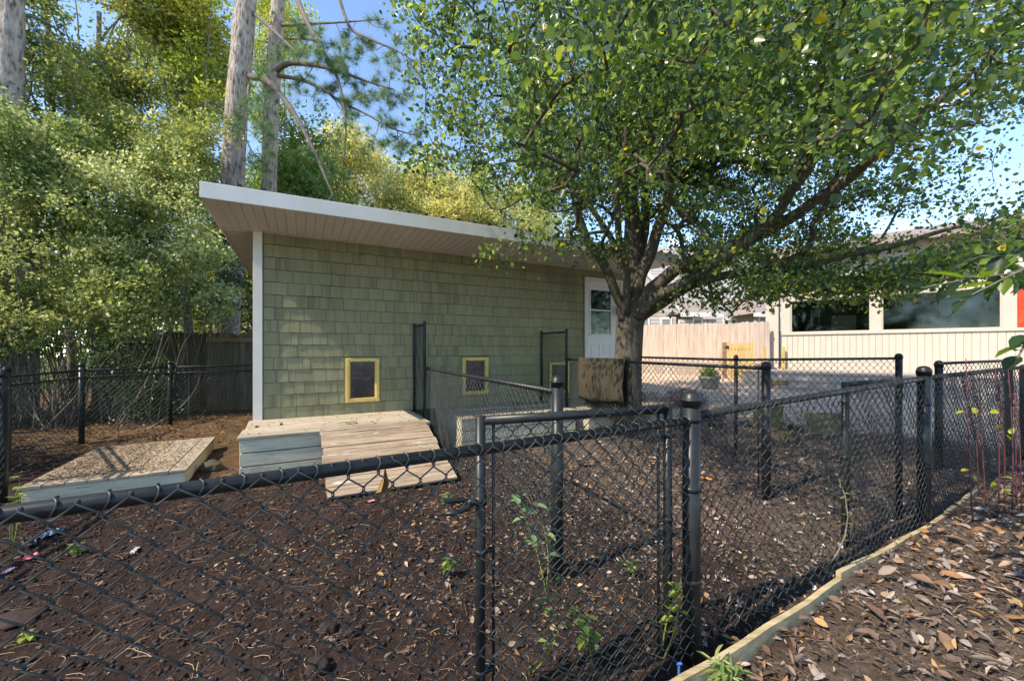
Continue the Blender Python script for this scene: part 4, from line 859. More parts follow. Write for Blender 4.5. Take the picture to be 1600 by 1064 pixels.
# ------------------------------------------------------------------ the pear tree
TB = Vector((2.02, 6.75, gzf(2.02, 6.75)))
pear = thing('pear_tree', 'spreading pear tree with stout forking trunk beside the shed and crown overhead', 'tree', TB)
trunk_c = [TB + Vector((-.02, 0, -.1)), TB + Vector((-.01, 0, .15)), P(978, 640, 6.7), P(981, 570, 6.65), P(984, 510, 6.6), P(990, 470, 6.55)]
q = MB(); q.tube([p - TB for p in trunk_c], [.35, .27, .232, .218, .218, .232], 20); 
bm_ = q.mesh('trunk', M['bark'], True)
limbs = [
 ([P(975, 500, 6.5), P(966, 465, 6.4), P(941, 410, 6.2), P(914, 368, 6.0), P(898, 310, 5.8), P(875, 250, 5.5), P(850, 180, 5.2), P(820, 100, 4.9), P(800, 20, 4.7)], .095, .02),
 ([P(985, 500, 6.6), P(988, 440, 6.6), P(988, 370, 6.6), P(985, 290, 6.5), P(978, 190, 6.4), P(985, 90, 6.3), P(980, 0, 6.2), P(975, -120, 6.1)], .17, .05),
 ([P(990, 495, 6.5), P(1002, 430, 6.4), P(1025, 370, 6.3), P(1045, 300, 6.2), P(1058, 200, 6.1), P(1075, 100, 6.0), P(1085, 0, 5.9)], .12, .03),
 ([P(992, 490, 6.6), P(1000, 400, 6.8), P(1010, 320, 7.0), P(1020, 220, 7.2), P(1030, 110, 7.3), P(1035, 0, 7.4)], .12, .03),
 ([P(995, 490, 6.45), P(1020, 450, 6.2), P(1060, 420, 6.0), P(1120, 393, 5.7), P(1190, 366, 5.3), P(1245, 333, 5.0), P(1300, 298, 4.7), P(1370, 240, 4.3), P(1440, 180, 4.0), P(1520, 110, 3.7)], .135, .025),
 ([P(995, 495, 6.4), P(1030, 462, 6.1), P(1085, 432, 5.8), P(1150, 390, 5.4), P(1205, 345, 5.0), P(1250, 280, 4.6), P(1298, 210, 4.2), P(1345, 140, 3.8), P(1400, 60, 3.5)], .11, .02),
 ([P(995, 502, 6.5), P(1015, 487, 6.4), P(1060, 458, 6.2), P(1120, 432, 6.0), P(1190, 424, 5.8), P(1260, 416, 5.6), P(1330, 398, 5.4), P(1420, 378, 5.2), P(1510, 350, 5.0)], .10, .018),
 ([P(980, 490, 6.4), P(978, 420, 6.1), P(965, 350, 5.8), P(968, 270, 5.5), P(985, 180, 5.2), P(1000, 80, 4.9), P(1010, -30, 4.6)], .06, .02),
 ([P(1190, 366, 5.3), P(1230, 310, 4.9), P(1260, 240, 4.5), P(1280, 150, 4.1), P(1290, 50, 3.8)], .05, .015),
 ([P(988, 480, 6.7), P(960, 380, 7.3), P(900, 290, 7.9), P(850, 200, 8.4)], .08, .02),
]
NP, NPar, NRad = [], [], []          # skeleton nodes
def addnode(p, par, r): NP.append(np.array(p[:], float)); NPar.append(par); NRad.append(r); return len(NP) - 1
root = addnode(P(985, 505, 6.55), -1, .2)
from mathutils.geometry import interpolate_bezier
LB = MB()
for pts, ra, rb in limbs:
    # smooth the polyline (Catmull-Rom)
    sm = []
    for i in range(len(pts) - 1):
        p0, p1, p2, p3 = pts[max(i - 1, 0)], pts[i], pts[i + 1], pts[min(i + 2, len(pts) - 1)]
        for k in range(4):
            t = k / 4; sm.append(.5 * ((2 * p1) + (p2 - p0) * t + (2 * p0 - 5 * p1 + 4 * p2 - p3) * t * t + (3 * p1 - p0 - 3 * p2 + p3) * t ** 3))
    sm.append(pts[-1]); n = len(sm)
    sm = [p + Vector((math.sin(i * 1.3 + ra * 50), math.cos(i * 1.7), math.sin(i * .9))) * (.012 if 0 < i < n - 1 else 0) for i, p in enumerate(sm)]
    rr = [.64 * ra * (1 - i / (n - 1)) ** .8 + rb for i in range(n)]
    LB.tube([p - TB for p in sm], rr, 10)
    par = root
    for i, p in enumerate(sm): par = addnode(p, par, rr[i])
NL = len(NP)
limbo = LB.obj('limbs', M['bark'], pear, True)
link(bpy.data.objects.new('trunk', bm_), pear)
# crown envelope as seen, and crown volume
poly = [(605, -400), (612, 0), (645, 60), (632, 150), (690, 195), (650, 245), (655, 265), (710, 265), (735, 295), (775, 312), (800, 305), (850, 318), (900, 335), (945, 335), (970, 350), (1010, 370), (1060, 425), (1110, 455), (1150, 466), (1200, 462), (1260, 450), (1330, 454), (1390, 456), (1440, 440), (1490, 440), (1560, 430), (1640, 400), (1700, 300), (1700, -400)]
PX = np.array([p[0] for p in poly], float); PY = np.array([p[1] for p in poly], float)
def inpoly(u, v):
    ins = np.zeros(len(u), bool); j = len(PX) - 1
    for i in range(len(PX)):
        with np.errstate(divide='ignore', invalid='ignore'):
            cnd = ((PY[i] > v) != (PY[j] > v)) & (u < (PX[j] - PX[i]) * (v - PY[i]) / (PY[j] - PY[i] + 1e-12) + PX[i])
        ins ^= cnd; j = i
    return ins
def sample_crown(n):
    out = []
    cen = np.array([2.35, 5.7, EZ + 3.2]); rad = np.array([4.7, 4.6, 3.9])
    while sum(map(len, out)) < n:
        p = rdir(6000) * (rng.random((6000, 1)) ** .42) * rad + cen
        p = p[p[:, 2] > EZ + .45]
        Yc = p[:, 1]; front = Yc > .4
        u = 800 + 630 * p[:, 0] / np.maximum(Yc, .01); v = 546 - 630 * (p[:, 2] - EZ) / np.maximum(Yc, .01)
        ok = np.where(front, inpoly(u, v), p[:, 2] > EZ + 1.8)
        dist = np.linalg.norm(p - [0, 0, EZ], axis=1); ok &= dist > 2.0
        # an airy crown: hollow pockets of sky
        h = vnoise(p[:, 0] * 1.1 + 3, p[:, 2] * 1.3 + p[:, 1] * .9 + 7); ok &= h > .25
        # thinner on the upper left and on the right
        thin = np.where((u < 820) & front, .75, 1.0); thin = np.where((u > 1420) & (v > 120) & (v < 290) & front, .65, thin)
        lY = 6.35 - np.clip((u - 1000) / 500, 0, 1) * 2.4
        thin = np.where((u > 1000) & (u < 1480) & (v > 230) & (v < 455) & (p[:, 1] < lY) & front, .12 * thin, thin)
        thin = np.where((u > 1020) & (u < 1170) & (v > 425) & front, .3 * thin, thin); thin = np.where((p[:, 1] < 1.5) | (u > 1700), .6 * thin, thin)
        thin = np.where((u > 930) & (u < 1090) & (v > 300) & front, .25, thin)
        ok &= rng.random(len(p)) < thin
        # shed volume stays free
        rel = p[:, :2] - np.array(SH); a_ = rel @ np.array([.8878, .4602]); o_ = rel @ np.array([.4602, -.8878]); ok &= ~((a_ > -.6) & (a_ < 7.3) & (o_ < 1.35) & (o_ > -4.2) & (p[:, 2] < ZW + .45))
        rel = p[:, :2] - np.array([8.98, 13.0]); ok &= ~((rel @ np.array([-.672, -.741])) < .7)
        out.append(p[ok])
    return np.concatenate(out)[:n]
ATT = sample_crown(3300)
# low sprays hanging past the roof edge and along the bottom of the crown
extra = []
for (u0, v0, u1, v1, Y0, Y1, n_) in [(770, 392, 905, 372, 4.3, 4.6, 9), (640, 252, 655, 258, 4.4, 4.6, 3), (1040, 478, 1150, 488, 5.2, 6.6, 9), (1150, 458, 1300, 448, 4.6, 6.4, 40), (1280, 450, 1450, 445, 4.6, 6.0, 40), (900, 395, 960, 400, 5.4, 5.8, 7), (1380, 440, 1560, 400, 4.0, 5.5, 46), (1060, 420, 1120, 470, 5.4, 6.6, 8)]:
    for i in range(n_): t = random.random(); extra.append(P(u0 + (u1 - u0) * t, v0 + (v1 - v0) * t + random.uniform(-18, 8), random.uniform(Y0, Y1))[:])
ATT = np.concatenate([ATT, np.array(extra)])
ATT = ATT[np.argsort(np.linalg.norm(ATT - NP[0], axis=1))]
child_paths = []; cap_n = 60000; A = np.zeros((cap_n, 3)); A[:NL] = np.array(NP); cnt = NL; parents = list(NPar); tipc = []; rdist = np.zeros(cap_n)
for i in range(1, NL): rdist[i] = rdist[parents[i]] + np.linalg.norm(A[i] - A[parents[i]])
for a in ATT:
    d = np.linalg.norm(A[:cnt] - a, axis=1); k = int(np.argmin(d + .12 * rdist[:cnt])); L_ = d[k]
    m = max(2, int(L_ / .14)); pA2 = A[k]; dirp = a - pA2; off = rng.normal(size=3) * .10 * L_; off[2] -= .02 * L_
    prev = k; ids = [k]
    for s in range(1, m + 1):
        t = s / m; p = pA2 + dirp * t + off * 4 * t * (1 - t); A[cnt] = p; parents.append(prev); rdist[cnt] = rdist[prev] + L_ / m; prev = cnt; ids.append(cnt); cnt += 1
    child_paths.append(ids); tipc.append(prev)
w8 = np.zeros(cnt)
for t in tipc:
    while t >= NL: w8[t] += 1; t = parents[t]
rad = .0035 * np.maximum(w8, 1) ** .48
Vs, Fs, bs = [], [], 0
for ids in child_paths:
    pts = A[ids] - np.array(TB[:]); r = rad[np.array(ids)].copy(); r[0] = min(r[1] * 1.15, .06); n = len(ids); sides = 6 if r[1] > .012 else 4
    t = np.empty_like(pts); t[1:-1] = pts[2:] - pts[:-2]; t[0] = pts[1] - pts[0]; t[-1] = pts[-1] - pts[-2]; t = unit(t)
    a = unit(np.cross(t, [.31, .2, .93])); b = np.cross(a, t); ang = np.arange(sides) * 2 * math.pi / sides
    Vs.append((pts[:, None] + r[:, None, None] * (np.cos(ang)[None, :, None] * a[:, None] + np.sin(ang)[None, :, None] * b[:, None])).reshape(-1, 3))
    i0 = bs + np.arange(n - 1)[:, None] * sides + np.arange(sides)[None]; i1 = bs + np.arange(n - 1)[:, None] * sides + (np.arange(sides)[None] + 1) % sides
    Fs.append(np.stack([i0, i1, i1 + sides, i0 + sides], -1).reshape(-1, 4)); bs += n * sides
br = link(bpy.data.objects.new('twigs', np_mesh('twigs', np.concatenate(Vs), np.concatenate(Fs), M['bark'], None, True)), pear); br['kind'] = 'stuff'
# leaves: along the last stretch of each twig, in drooping sprays
per = 50; nA = len(ATT); tips = A[tipc]; back = A[[parents[parents[t]] if parents[t] >= 0 and parents[parents[t]] >= 0 else t for t in tipc]]
dist = np.linalg.norm(tips - [0, 0, EZ], axis=1)
C = np.repeat(tips, per, 0); Bk = np.repeat(back, per, 0); t = rng.random((len(C), 1)); C = C + (Bk - C) * t * 1.1 + rng.normal(size=C.shape) * np.array([.13, .13, .10])
pr_u = 800 + 630 * C[:, 0] / np.maximum(C[:, 1], .01); pr_v = 546 - 630 * (C[:, 2] - EZ) / np.maximum(C[:, 1], .01)
D = rdir(len(C)); D[:, 2] -= .55; Nn = rdir(len(C)) * .8; Nn[:, 2] += .5
Ln = .047 * (.5 + 1.0 * rng.random(len(C)))
cols = [(.07, .125, .035), (.10, .165, .042), (.15, .22, .05), (.23, .30, .065), (.05, .095, .045)]
cc = palette(len(C), cols, .3); yel = rng.random(len(C)) < .012; cc[yel] = (.55, .42, .05)
dcam = np.linalg.norm(C - [0, 0, EZ], axis=1); keep = dcam > 1.7; C, D, Nn, Ln, cc, dcam, pr_u, pr_v = C[keep], D[keep], Nn[keep], Ln[keep], cc[keep], dcam[keep], pr_u[keep], pr_v[keep]
# petioles
vis = (pr_u > 0) & (pr_u < 1600) & (pr_v > 0) & (pr_v < 1064) & (C[:, 1] > .3)
size = np.where(vis, Ln / np.maximum(C[:, 1], .2), 0); order = np.argsort(-size); big = order[:295]; restI = order[295:]
C = C - np.array(TB[:])
V, Fc, vc = leaves(C[restI], D[restI], Nn[restI], Ln[restI], Ln[restI] * .82, T6, cc[restI])
cr_ = link(bpy.data.objects.new('crown', np_mesh('crown', V, Fc, M['pearleaf'], vc)), pear); cr_['kind'] = 'stuff'
for i in big:
    V, Fc, vc = leaves(C[i:i + 1] * 0, D[i:i + 1], Nn[i:i + 1], Ln[i:i + 1], Ln[i:i + 1] * .82, T8, cc[i:i + 1])
    inst('leaf', np_mesh('leaf', V, Fc, M['pearleaf'], vc, True), pear, C[i])

# ------------------------------------------------------------------ pines behind the shed
def pine(label, base, top, r0, r1, branches, tufts, scale=1.0, group='tall pines behind the shed'):
    B = Vector(base); o = thing('pine_tree', label, 'tree', B, 0, group)
    top = Vector(top); n = 26; V, F_ = [], []; sides = 22
    for i in range(n + 1):
        t = i / n; c_ = B.lerp(top, t) - B + Vector((.05 * math.sin(t * 9), 0, 0)); rr = r0 + (r1 - r0) * t
        for k in range(sides):
            th = 2 * math.pi * k / sides; j = 1 + .07 * (vnoise(np.array([k * .9 + i * .13]), np.array([i * .8]))[0] - .5) * 2; V.append(c_ + Vector((math.cos(th) * rr * j, math.sin(th) * rr * j, 0)))
    F_ = [(i * sides + k, i * sides + (k + 1) % sides, (i + 1) * sides + (k + 1) % sides, (i + 1) * sides + k) for i in range(n) for k in range(sides)]
    me = bpy.data.meshes.new('trunk'); me.from_pydata([tuple(v) for v in V], [], F_); me.materials.append(M['pinebark']); me.polygons.foreach_set('use_smooth', np.ones(len(F_), dtype=bool)); link(bpy.data.objects.new('trunk', me), o)
    tuft = []
    for (pts, r_, nt_) in branches:
        pts = [Vector(p) for p in pts]; sm = []
        for i in range(len(pts) - 1):
            p0, p1, p2, p3 = pts[max(i - 1, 0)], pts[i], pts[i + 1], pts[min(i + 2, len(pts) - 1)]
            for k in range(4): t = k / 4; sm.append(.5 * ((2 * p1) + (p2 - p0) * t + (2 * p0 - 5 * p1 + 4 * p2 - p3) * t * t + (3 * p1 - p0 - 3 * p2 + p3) * t ** 3))
        sm.append(pts[-1]); m_ = len(sm)
        q = MB(); q.tube([p - B for p in sm], [r_ * (1 - .8 * i / (m_ - 1)) for i in range(m_)], 7); lo = q.obj('limb', M['limbbark'], o, True)
        tw = MB()
        for j in range(nt_):
            k = int(m_ * (.3 + .7 * random.random())) ; k = min(k, m_ - 1); a = sm[k]; e = a + Vector((random.uniform(-1, 1), random.uniform(-.6, .6), random.uniform(-.9, .5))) * .8 * scale
            tw.tube([p - B for p in limb_pts(a, e, .1, .1, 4)], [.014, .011, .009, .007, .004], 4, False)
            for s in (1, .85, .7, .5): tuft.append((a.lerp(e, s) - B + Vector((random.uniform(-.1, .1),) * 3), (e - a).normalized()))
        if nt_: tw.obj('twigs', M['stem'], lo, True)['kind'] = 'stuff'
    for (c_, r_, n_) in tufts:
        for j in range(n_): tuft.append((Vector(c_) - B + Vector(rdir(1)[0]) * r_ * random.random() ** .5, Vector(rdir(1)[0])))
    k = 60; Cn = np.repeat(np.array([t[0][:] for t in tuft]), k, 0); Dn = np.repeat(np.array([t[1][:] for t in tuft]), k, 0) * .8 + rdir(len(Cn)) * 1.0; Cn = Cn + Dn * .02
    Ln = (.20 + .1 * rng.random(len(Cn))) * scale; V, Fc, vc = leaves(Cn, Dn, rdir(len(Cn)), Ln, np.full(len(Cn), .009 * scale), T3, palette(len(Cn), [(.10, .17, .06), (.15, .24, .09), (.20, .28, .13), (.07, .13, .06)], .3))
    link(bpy.data.objects.new('needles', np_mesh('needles', V, Fc, M['needle'], vc)), o)['kind'] = 'stuff'
    return o
Yp = 11.5
b1 = P(345, 546, Yp); b1.z = 0
pine('stout straight pine trunk rising just behind the left end of the shed roof', b1, P(392, -160, Yp), .33, .24,
     [([P(388, 120, Yp), P(412, 125, 11.2), P(440, 150, 11), P(470, 195, 10.8), P(495, 245, 10.7), P(512, 285, 10.6), P(522, 308, 10.6)], .10, 3), ([P(390, 130, Yp), P(386, 155, 11.2), P(378, 185, 11.1)], .05, 2),
      ([P(395, 20, Yp), P(440, 60, 11), P(470, 90, 10.6)], .06, 5), ([P(360, 180, Yp), P(330, 160, 11.2), P(300, 170, 11)], .04, 6)],
     [(P(400, 200, 11), .8, 26), (P(415, 160, 11.3), .5, 12), (P(340, 150, 12.5), .9, 18), (P(410, 255, 11.4), .6, 16)])
b2 = P(408, 546, 14); b2.z = 0
pine('slimmer pine trunk just right of the stout pine with long arching branches', b2, P(440, -160, 14), .27, .21,
     [([P(428, 115, 14), P(450, 100, 13.6), P(490, 102, 13.2), P(530, 112, 12.9), P(575, 128, 12.6), P(615, 140, 12.4)], .10, 22),
      ([P(430, 118, 14), P(470, 125, 13.5), P(505, 140, 13), P(530, 158, 12.8), P(575, 180, 12.5), P(610, 200, 12.3), P(650, 212, 12.1)], .07, 20),
      ([P(465, 0, 14), P(480, 35, 13.2), P(505, 80, 12.8), P(528, 125, 12.6), P(540, 190, 12.4), P(537, 255, 12.3)], .09, 10),
      ([P(436, 40, 14), P(480, 38, 13.5), P(540, 35, 13), P(600, 30, 12.6)], .06, 6),
      ([P(520, -40, 13), P(545, 40, 12.8), P(580, 62, 12.6), P(620, 80, 12.4), P(645, 95, 12.2)], .06, 14),
      ([P(430, 60, 14), P(480, 62, 13.6), P(520, 70, 13.2)], .05, 8)],
     [(P(545, 90, 12.8), .7, 12), (P(590, 150, 12.6), .8, 18), (P(575, 215, 12.6), .7, 12), (P(500, 160, 13), .6, 8)])
b3 = P(32, 546, 8.6); b3.z = 0
pine('pale pine trunk at the far left edge rising out of the bushes', b3, P(8, -150, 8.6), .27, .19, [([P(12, 20, 8.6), P(60, 30, 9), P(110, 60, 9.8)], .05, 4)], [(P(20, 10, 10), .5, 6)])

# ------------------------------------------------------------------ yellow trees beyond, broadleaf trees at left
YEL = [(.42, .44, .16), (.54, .53, .20), (.63, .57, .23), (.34, .38, .15), (.58, .47, .18)]
def cl(us, n, Y0, Y1, r0, r1, dark=0):
    o_ = []
    for i in range(n):
        u0, u1, v0, v1 = random.choice(us); p = P(random.uniform(u0, u1), random.uniform(v0, v1), random.uniform(Y0, Y1)); o_.append((p.x, p.y, p.z, random.uniform(r0, r1)))
    return o_
GB = 'pale yellow trees beyond the shed roof'
for (u, Y_, us, n_, lb, cs) in [
    (540, 22, [(500, 580, 215, 330), (515, 560, 195, 260), (490, 600, 270, 350)], 26, 'pale yellow tree with a pointed top behind the arching pine branch', YEL[2:] + YEL[:1]),
    (625, 24, [(580, 670, 255, 350)], 24, 'round pale yellow-green tree right of the pointed yellow tree', YEL[:3]),
    (705, 24, [(645, 755, 262, 355)], 26, 'yellow-green tree behind the middle of the shed roof', YEL),
    (790, 25, [(735, 860, 290, 375)], 24, 'low yellow-green tree behind the roof near the pear tree leaves', YEL[:3]),
    (455, 17, [(430, 510, 215, 300), (395, 490, 255, 330)], 22, 'mid-green leafy tree showing just above the roof right of the pines', [(.12, .20, .05), (.20, .27, .07), (.26, .30, .08)])]:
    b_ = P(u, 546, Y_); b_.z = .2; tree('yellow_tree', lb, 'tree', b_, P(u, us[0][2] + 20, Y_), .16, cl(us, n_, Y_ - 1.5, Y_ + 1.5, .8, 1.35), 620, .16, cs, GB if n_ > 23 else None)
OL = [(.17, .21, .06), (.24, .28, .08), (.32, .34, .10), (.42, .38, .10), (.20, .26, .12)]
BY = [(.36, .41, .07), (.46, .47, .09), (.28, .36, .07), (.56, .48, .10), (.20, .28, .06)]
def btree(lb, u, Y_, us, n_, cs, leaf=.085, r0=.5, r1=.9, per_=1500, topv=None, stem=.10, lean=0):
    b_ = P(u, 546, Y_); b_.z = 0; tp = P(u + lean, topv if topv is not None else us[0][2] + 20, Y_)
    return tree('broadleaf_tree', lb, 'tree', b_, tp, stem, cl(us, n_, Y_ - .8, Y_ + .9, r0, r1), per_, leaf, cs, 'broadleaf trees behind the bushes')
btree('bright yellow-green tree left of the stout pine trunk', 300, 12.5, [(235, 345, -60, 250), (255, 335, 60, 270), (200, 300, -60, 60)], 46, BY, .12, .55, 1.0, 1100, -40, .15)
btree('olive tree with slanting limbs left of the bright yellow-green tree', 215, 11, [(150, 260, 90, 260), (120, 230, 60, 160), (170, 240, -40, 70)], 27, OL, .11, .5, .9, 1100, 20, .11, -60)
btree('thin olive tree with long slanting limbs at the upper left, sky behind it', 120, 10, [(20, 150, -60, 30), (60, 150, 60, 130), (70, 180, 130, 240)], 20, OL[1:], .10, .45, .8, 850, -20, .10, -50)
btree('dark green tree at the top left corner in front of the pale trunk', 5, 9.3, [(-90, 40, -40, 260), (-160, 0, -80, 300)], 16, [(.08, .13, .04), (.14, .19, .05), (.22, .26, .08)], .11, .45, .75, 1100, -60, .10)
btree('green and yellow tree between the two pine trunks', 425, 15.5, [(390, 450, -50, 60), (385, 450, 60, 200)], 15, BY[:3] + OL[:2], .11, .6, 1, 1100, 0, .1)
# unseen belt continuing the hedge on the left, added to shade the dog runs
for i, (x, y, lb) in enumerate([(-12.5, 6.5, 'unseen green tree added for shade, continuing the tree belt beyond the left bushes'), (-11.5, 2.5, 'unseen green tree of the belt added for shade, left of the dog runs'), (-10.5, -1.5, 'unseen green tree of the belt added for shade, farthest from the shed')]):
    c_ = [(x + random.uniform(-2, 2), y + random.uniform(-2, 2), random.uniform(1.2, 4.6), random.uniform(1.0, 1.5)) for _ in range(16)]
    tree('broadleaf_tree', lb, 'tree', (x, y, 0), (x, y, 4.2), .16, c_, 260, .2, OL, 'unseen shade trees of the belt at the left')
# one mass: wood behind the trees, plus unseen woods added for glass reflections
def mass(name, lb, boxes, n, leaf, cols):
    Cs = []; cc = []
    for (x0, x1, y0, y1, z0, z1, w_) in boxes:
        m = int(n * w_); c_ = np.stack([rng.uniform(x0, x1, m // 60), rng.uniform(y0, y1, m // 60), z0 + (z1 - z0) * rng.random(m // 60) ** .8], 1); i = rng.integers(0, len(c_), m)
        Cs.append(c_[i] + rng.normal(size=(m, 3)) * .55); b_ = rng.integers(0, len(cols), len(c_)); cc.append(palette(m, cols, .3, b_[i]))
    C = np.concatenate(Cs); cc = np.concatenate(cc); Ln = leaf * (.6 + .8 * rng.random(len(C))); D = rdir(len(C)); D[:, 2] -= .3; Nn = rdir(len(C)); Nn[:, 2] += .7
    V, Fc, vc = leaves(C, D, Nn, Ln, Ln * .6, T4, cc); o = link(bpy.data.objects.new(name, np_mesh(name, V, Fc, M['leaf'], vc))); return tag(o, lb, 'woods', kind='stuff')
mass('woods', 'dense green wood behind the left trees, with unseen parts added for dark window reflections', [(-26, -9.5, 15, 19, 0, 6.8, .5), (-14, -5.5, 16, 19, 0, 7, .3), (-6, 3, 24, 29, 0, 5, .15), (-32, -22, -25, 14, 0, 9, .35), (-22, 26, -30, -22, 0, 9, .4), (26, 34, -22, 8, 0, 8, .3), (12, 44, 25, 31, 0, 7.5, .4)], 70000, .22, [(.12, .16, .05), (.20, .24, .07), (.28, .31, .09), (.36, .35, .10)])
# privet bushes
PV = [(.25, .30, .10), (.38, .42, .16), (.50, .52, .26), (.18, .23, .07), (.62, .62, .42)]
PG = [(.18, .24, .08), (.26, .32, .11), (.36, .40, .16), (.44, .46, .22)]
def privet(lb, u, Y_, us, n_, cs, leaf=.078, r0=.34, r1=.62, per_=1700, dz=0):
    b_ = P(u, 546, Y_); b_.z = .02
    return tree('privet_bush', lb, 'bush', b_, P(u, us[0][2], Y_), .05, cl(us, n_, Y_ - .6, Y_ + .7, r0, r1), per_, leaf, cs, 'privet bushes behind the left fence', stems=2, flat=.8, wdf=.6, tight=.22)
privet('silvery privet bush arching beside the shed roof corner', 270, 9.0, [(215, 330, 270, 400), (230, 310, 240, 330), (240, 350, 370, 500)], 44, PV)
privet('grey-green privet bush hanging over the old wooden fence', 190, 8.3, [(120, 230, 330, 500), (150, 260, 400, 540), (100, 200, 260, 400)], 44, PV[:4])
privet('olive privet bush in the middle of the left bushes', 95, 8.6, [(40, 150, 230, 420), (20, 120, 180, 330), (60, 160, 420, 500)], 44, PG)
privet('tall privet bush at the left edge with drooping silvery leaves', 10, 7.6, [(-90, 60, 230, 420), (-110, 40, 160, 300), (-80, 60, 420, 520)], 44, PG + PV[:1], .08)
privet('olive privet bush high between the slanting trees', 150, 9.8, [(100, 260, 180, 300), (200, 320, 200, 290)], 34, OL[:4] + PG[2:], .085, .45, .7, 1300)
privet('low dark privet growth behind the fence by the corner post', 70, 7.4, [(-10, 130, 505, 560), (60, 260, 520, 570)], 22, [(.05, .09, .03), (.09, .14, .05)], .04, .2, .36)
for (lb, u, Y_, us, n_, leaf) in [('dark glossy holly bush beside the shed corner board', 345, 10.6, [(325, 385, 400, 500), (340, 385, 330, 420)], 20, .06), ('dark ivy-green bush low behind the double-railed fence', 235, 7.9, [(180, 262, 590, 650)], 10, .06)]:
    b_ = P(u, 546, Y_); b_.z = 0; tree('holly_bush', lb, 'bush', b_, P(u, us[0][2], Y_), .05, cl(us, n_, Y_ - .4, Y_ + .5, .3, .5), 1500, leaf, [(.025, .06, .03), (.04, .09, .04), (.07, .13, .06)], None, stems=2, mat='pearleaf')
# bare tangle of stems under the bushes
tg = thing('bare_brush', 'tangle of bare brown stems under the bushes behind the left fence', 'brush', (-7.6, 7.2, 0)); q = MB()
for i in range(80):
    a = Vector((random.uniform(-9.8, -6.5), random.uniform(7.2, 8.9), 0)); e = a + Vector((random.uniform(-.9, .9), random.uniform(-.4, .4), random.uniform(.8, 2.6))); q.tube([p - tg.location for p in limb_pts(a, e, -.05, .12, 5)], [.014, .012, .010, .008, .006, .004], 4, False)
q.obj('bare_stems', M['stem'], tg, True)['kind'] = 'stuff'

# ------------------------------------------------------------------ litter on the ground
def litter(n, region, size, cols, tm, wd=.5, tilt=.5, lift=.01, name='leaf_litter', mat='dry', curl=True):
    out = []
    while sum(map(len, out)) < n:
        x = rng.uniform(region[0], region[1], 8000); y = rng.uniform(region[2], region[3], 8000); ok = region[4](x, y); out.append(np.stack([x[ok], y[ok]], 1))
    p = np.concatenate(out)[:n]; z = gzd(p[:, 0], p[:, 1]) + lift * (.15 + rng.random(n)) + .003; C = np.concatenate([p, z[:, None]], 1)
    D = rdir(n); D[:, 2] *= tilt * .5; Nn = rdir(n) * tilt; Nn[:, 2] += 1; Ln = size[0] + (size[1] - size[0]) * rng.random(n) ** 2
    wdr = wd * (.55 + .9 * rng.random(n)); return C, D, Nn, Ln, Ln * wdr, palette(n, cols, .35)
def notplat(x, y): return ~((x > -5.5) & (x < -3.4) & (y > 3.7) & (y < 6.1))
inpen = lambda x, y: (y > cfence(x) - .06) & notplat(x, y)
outf = lambda x, y: (y < cfence(x) - .12)
DRY = [(.24, .15, .10), (.30, .20, .14), (.16, .10, .07), (.40, .31, .25), (.26, .13, .06), (.24, .19, .17), (.40, .25, .12), (.34, .27, .23)]
T9 = (np.array([(0, 0, .05), (-.26, .2, .12), (-.42, .5, .2), (-.28, .8, .1), (0, 1, -.05), (.28, .8, .04), (.42, .5, .10), (.26, .2, .06), (0, .5, 0)]), T8[1])
sets = []
sets.append(litter(17000, (.5, 8, .6, 5.5, outf), (.015, .078), [tuple(.78 * q_ for q_ in k_) for k_ in DRY] + [(.12, .08, .06), (.10, .07, .055), (.28, .24, .22), (.22, .19, .18)], T9, .5, .9, .03))
sets.append(litter(80, (.8, 4.5, 1.2, 3.5, outf), (.10, .15), DRY, T9, .48, .7, .045))
sets.append(litter(9000, (.2, 7, 1.6, 7.5, lambda x, y: inpen(x, y) & (x * .6 + y > 2.9)), (.015, .06), [tuple(.62 * q_ for q_ in k_) for k_ in DRY] + [(.34, .30, .28), (.26, .23, .225), (.40, .36, .34)], T9, .5, .9, .02))
sets.append(litter(2600, (-2.0, 1.6, 2.2, 5.2, lambda x, y: inpen(x, y) & (fbm(x * 2.2, y * 2.2) > .0)), (.01, .04), [(.26, .16, .09), (.34, .23, .14), (.18, .11, .07), (.40, .30, .20)], T9, .4, .9, .012))
sets.append(litter(2400, (-1.0, 2, 1.9, 5.5, inpen), (.02, .06), [tuple(.7 * q_ for q_ in k_) for k_ in DRY], T9, .5, .9, .015))
sets.append(litter(3200, (-6.5, 1, 1.4, 6.5, inpen), (.008, .035), [tuple(.6 * q_ for q_ in k_) for k_ in DRY] + DRY[:3], T9, .5, .8, .01))
sets.append(litter(2400, (-8, -2.5, 4.8, 9, lambda x, y: notplat(x, y)), (.035, .08), [(.18, .10, .05), (.24, .15, .08), (.12, .075, .045), (.15, .11, .06)], T9, .45, .9, .03))
sets.append(litter(1500, (3, 11, 4.5, 12, lambda x, y: y + .62 * x > 8.8), (.03, .07), [(.30, .20, .14), (.42, .31, .22), (.22, .15, .10)], T9, .5, .7, .01))
cat = [np.concatenate([s[i] for s in sets]) for i in range(6)]
C, D, Nn, Ln, Wd, cc = cat
u = 800 + 630 * C[:, 0] / np.maximum(C[:, 1], .01); v = 546 - 630 * (C[:, 2] - EZ) / np.maximum(C[:, 1], .01)
vis = (u > 0) & (u < 1600) & (v < 1064) & (C[:, 1] > .3); sz = np.where(vis, Ln / np.maximum(C[:, 1], .2), 0); order = np.argsort(-sz); big = order[:298]; ri = order[298:]
V, Fc, vc = leaves(C[ri], D[ri], Nn[ri], Ln[ri], Wd[ri], T9, cc[ri])
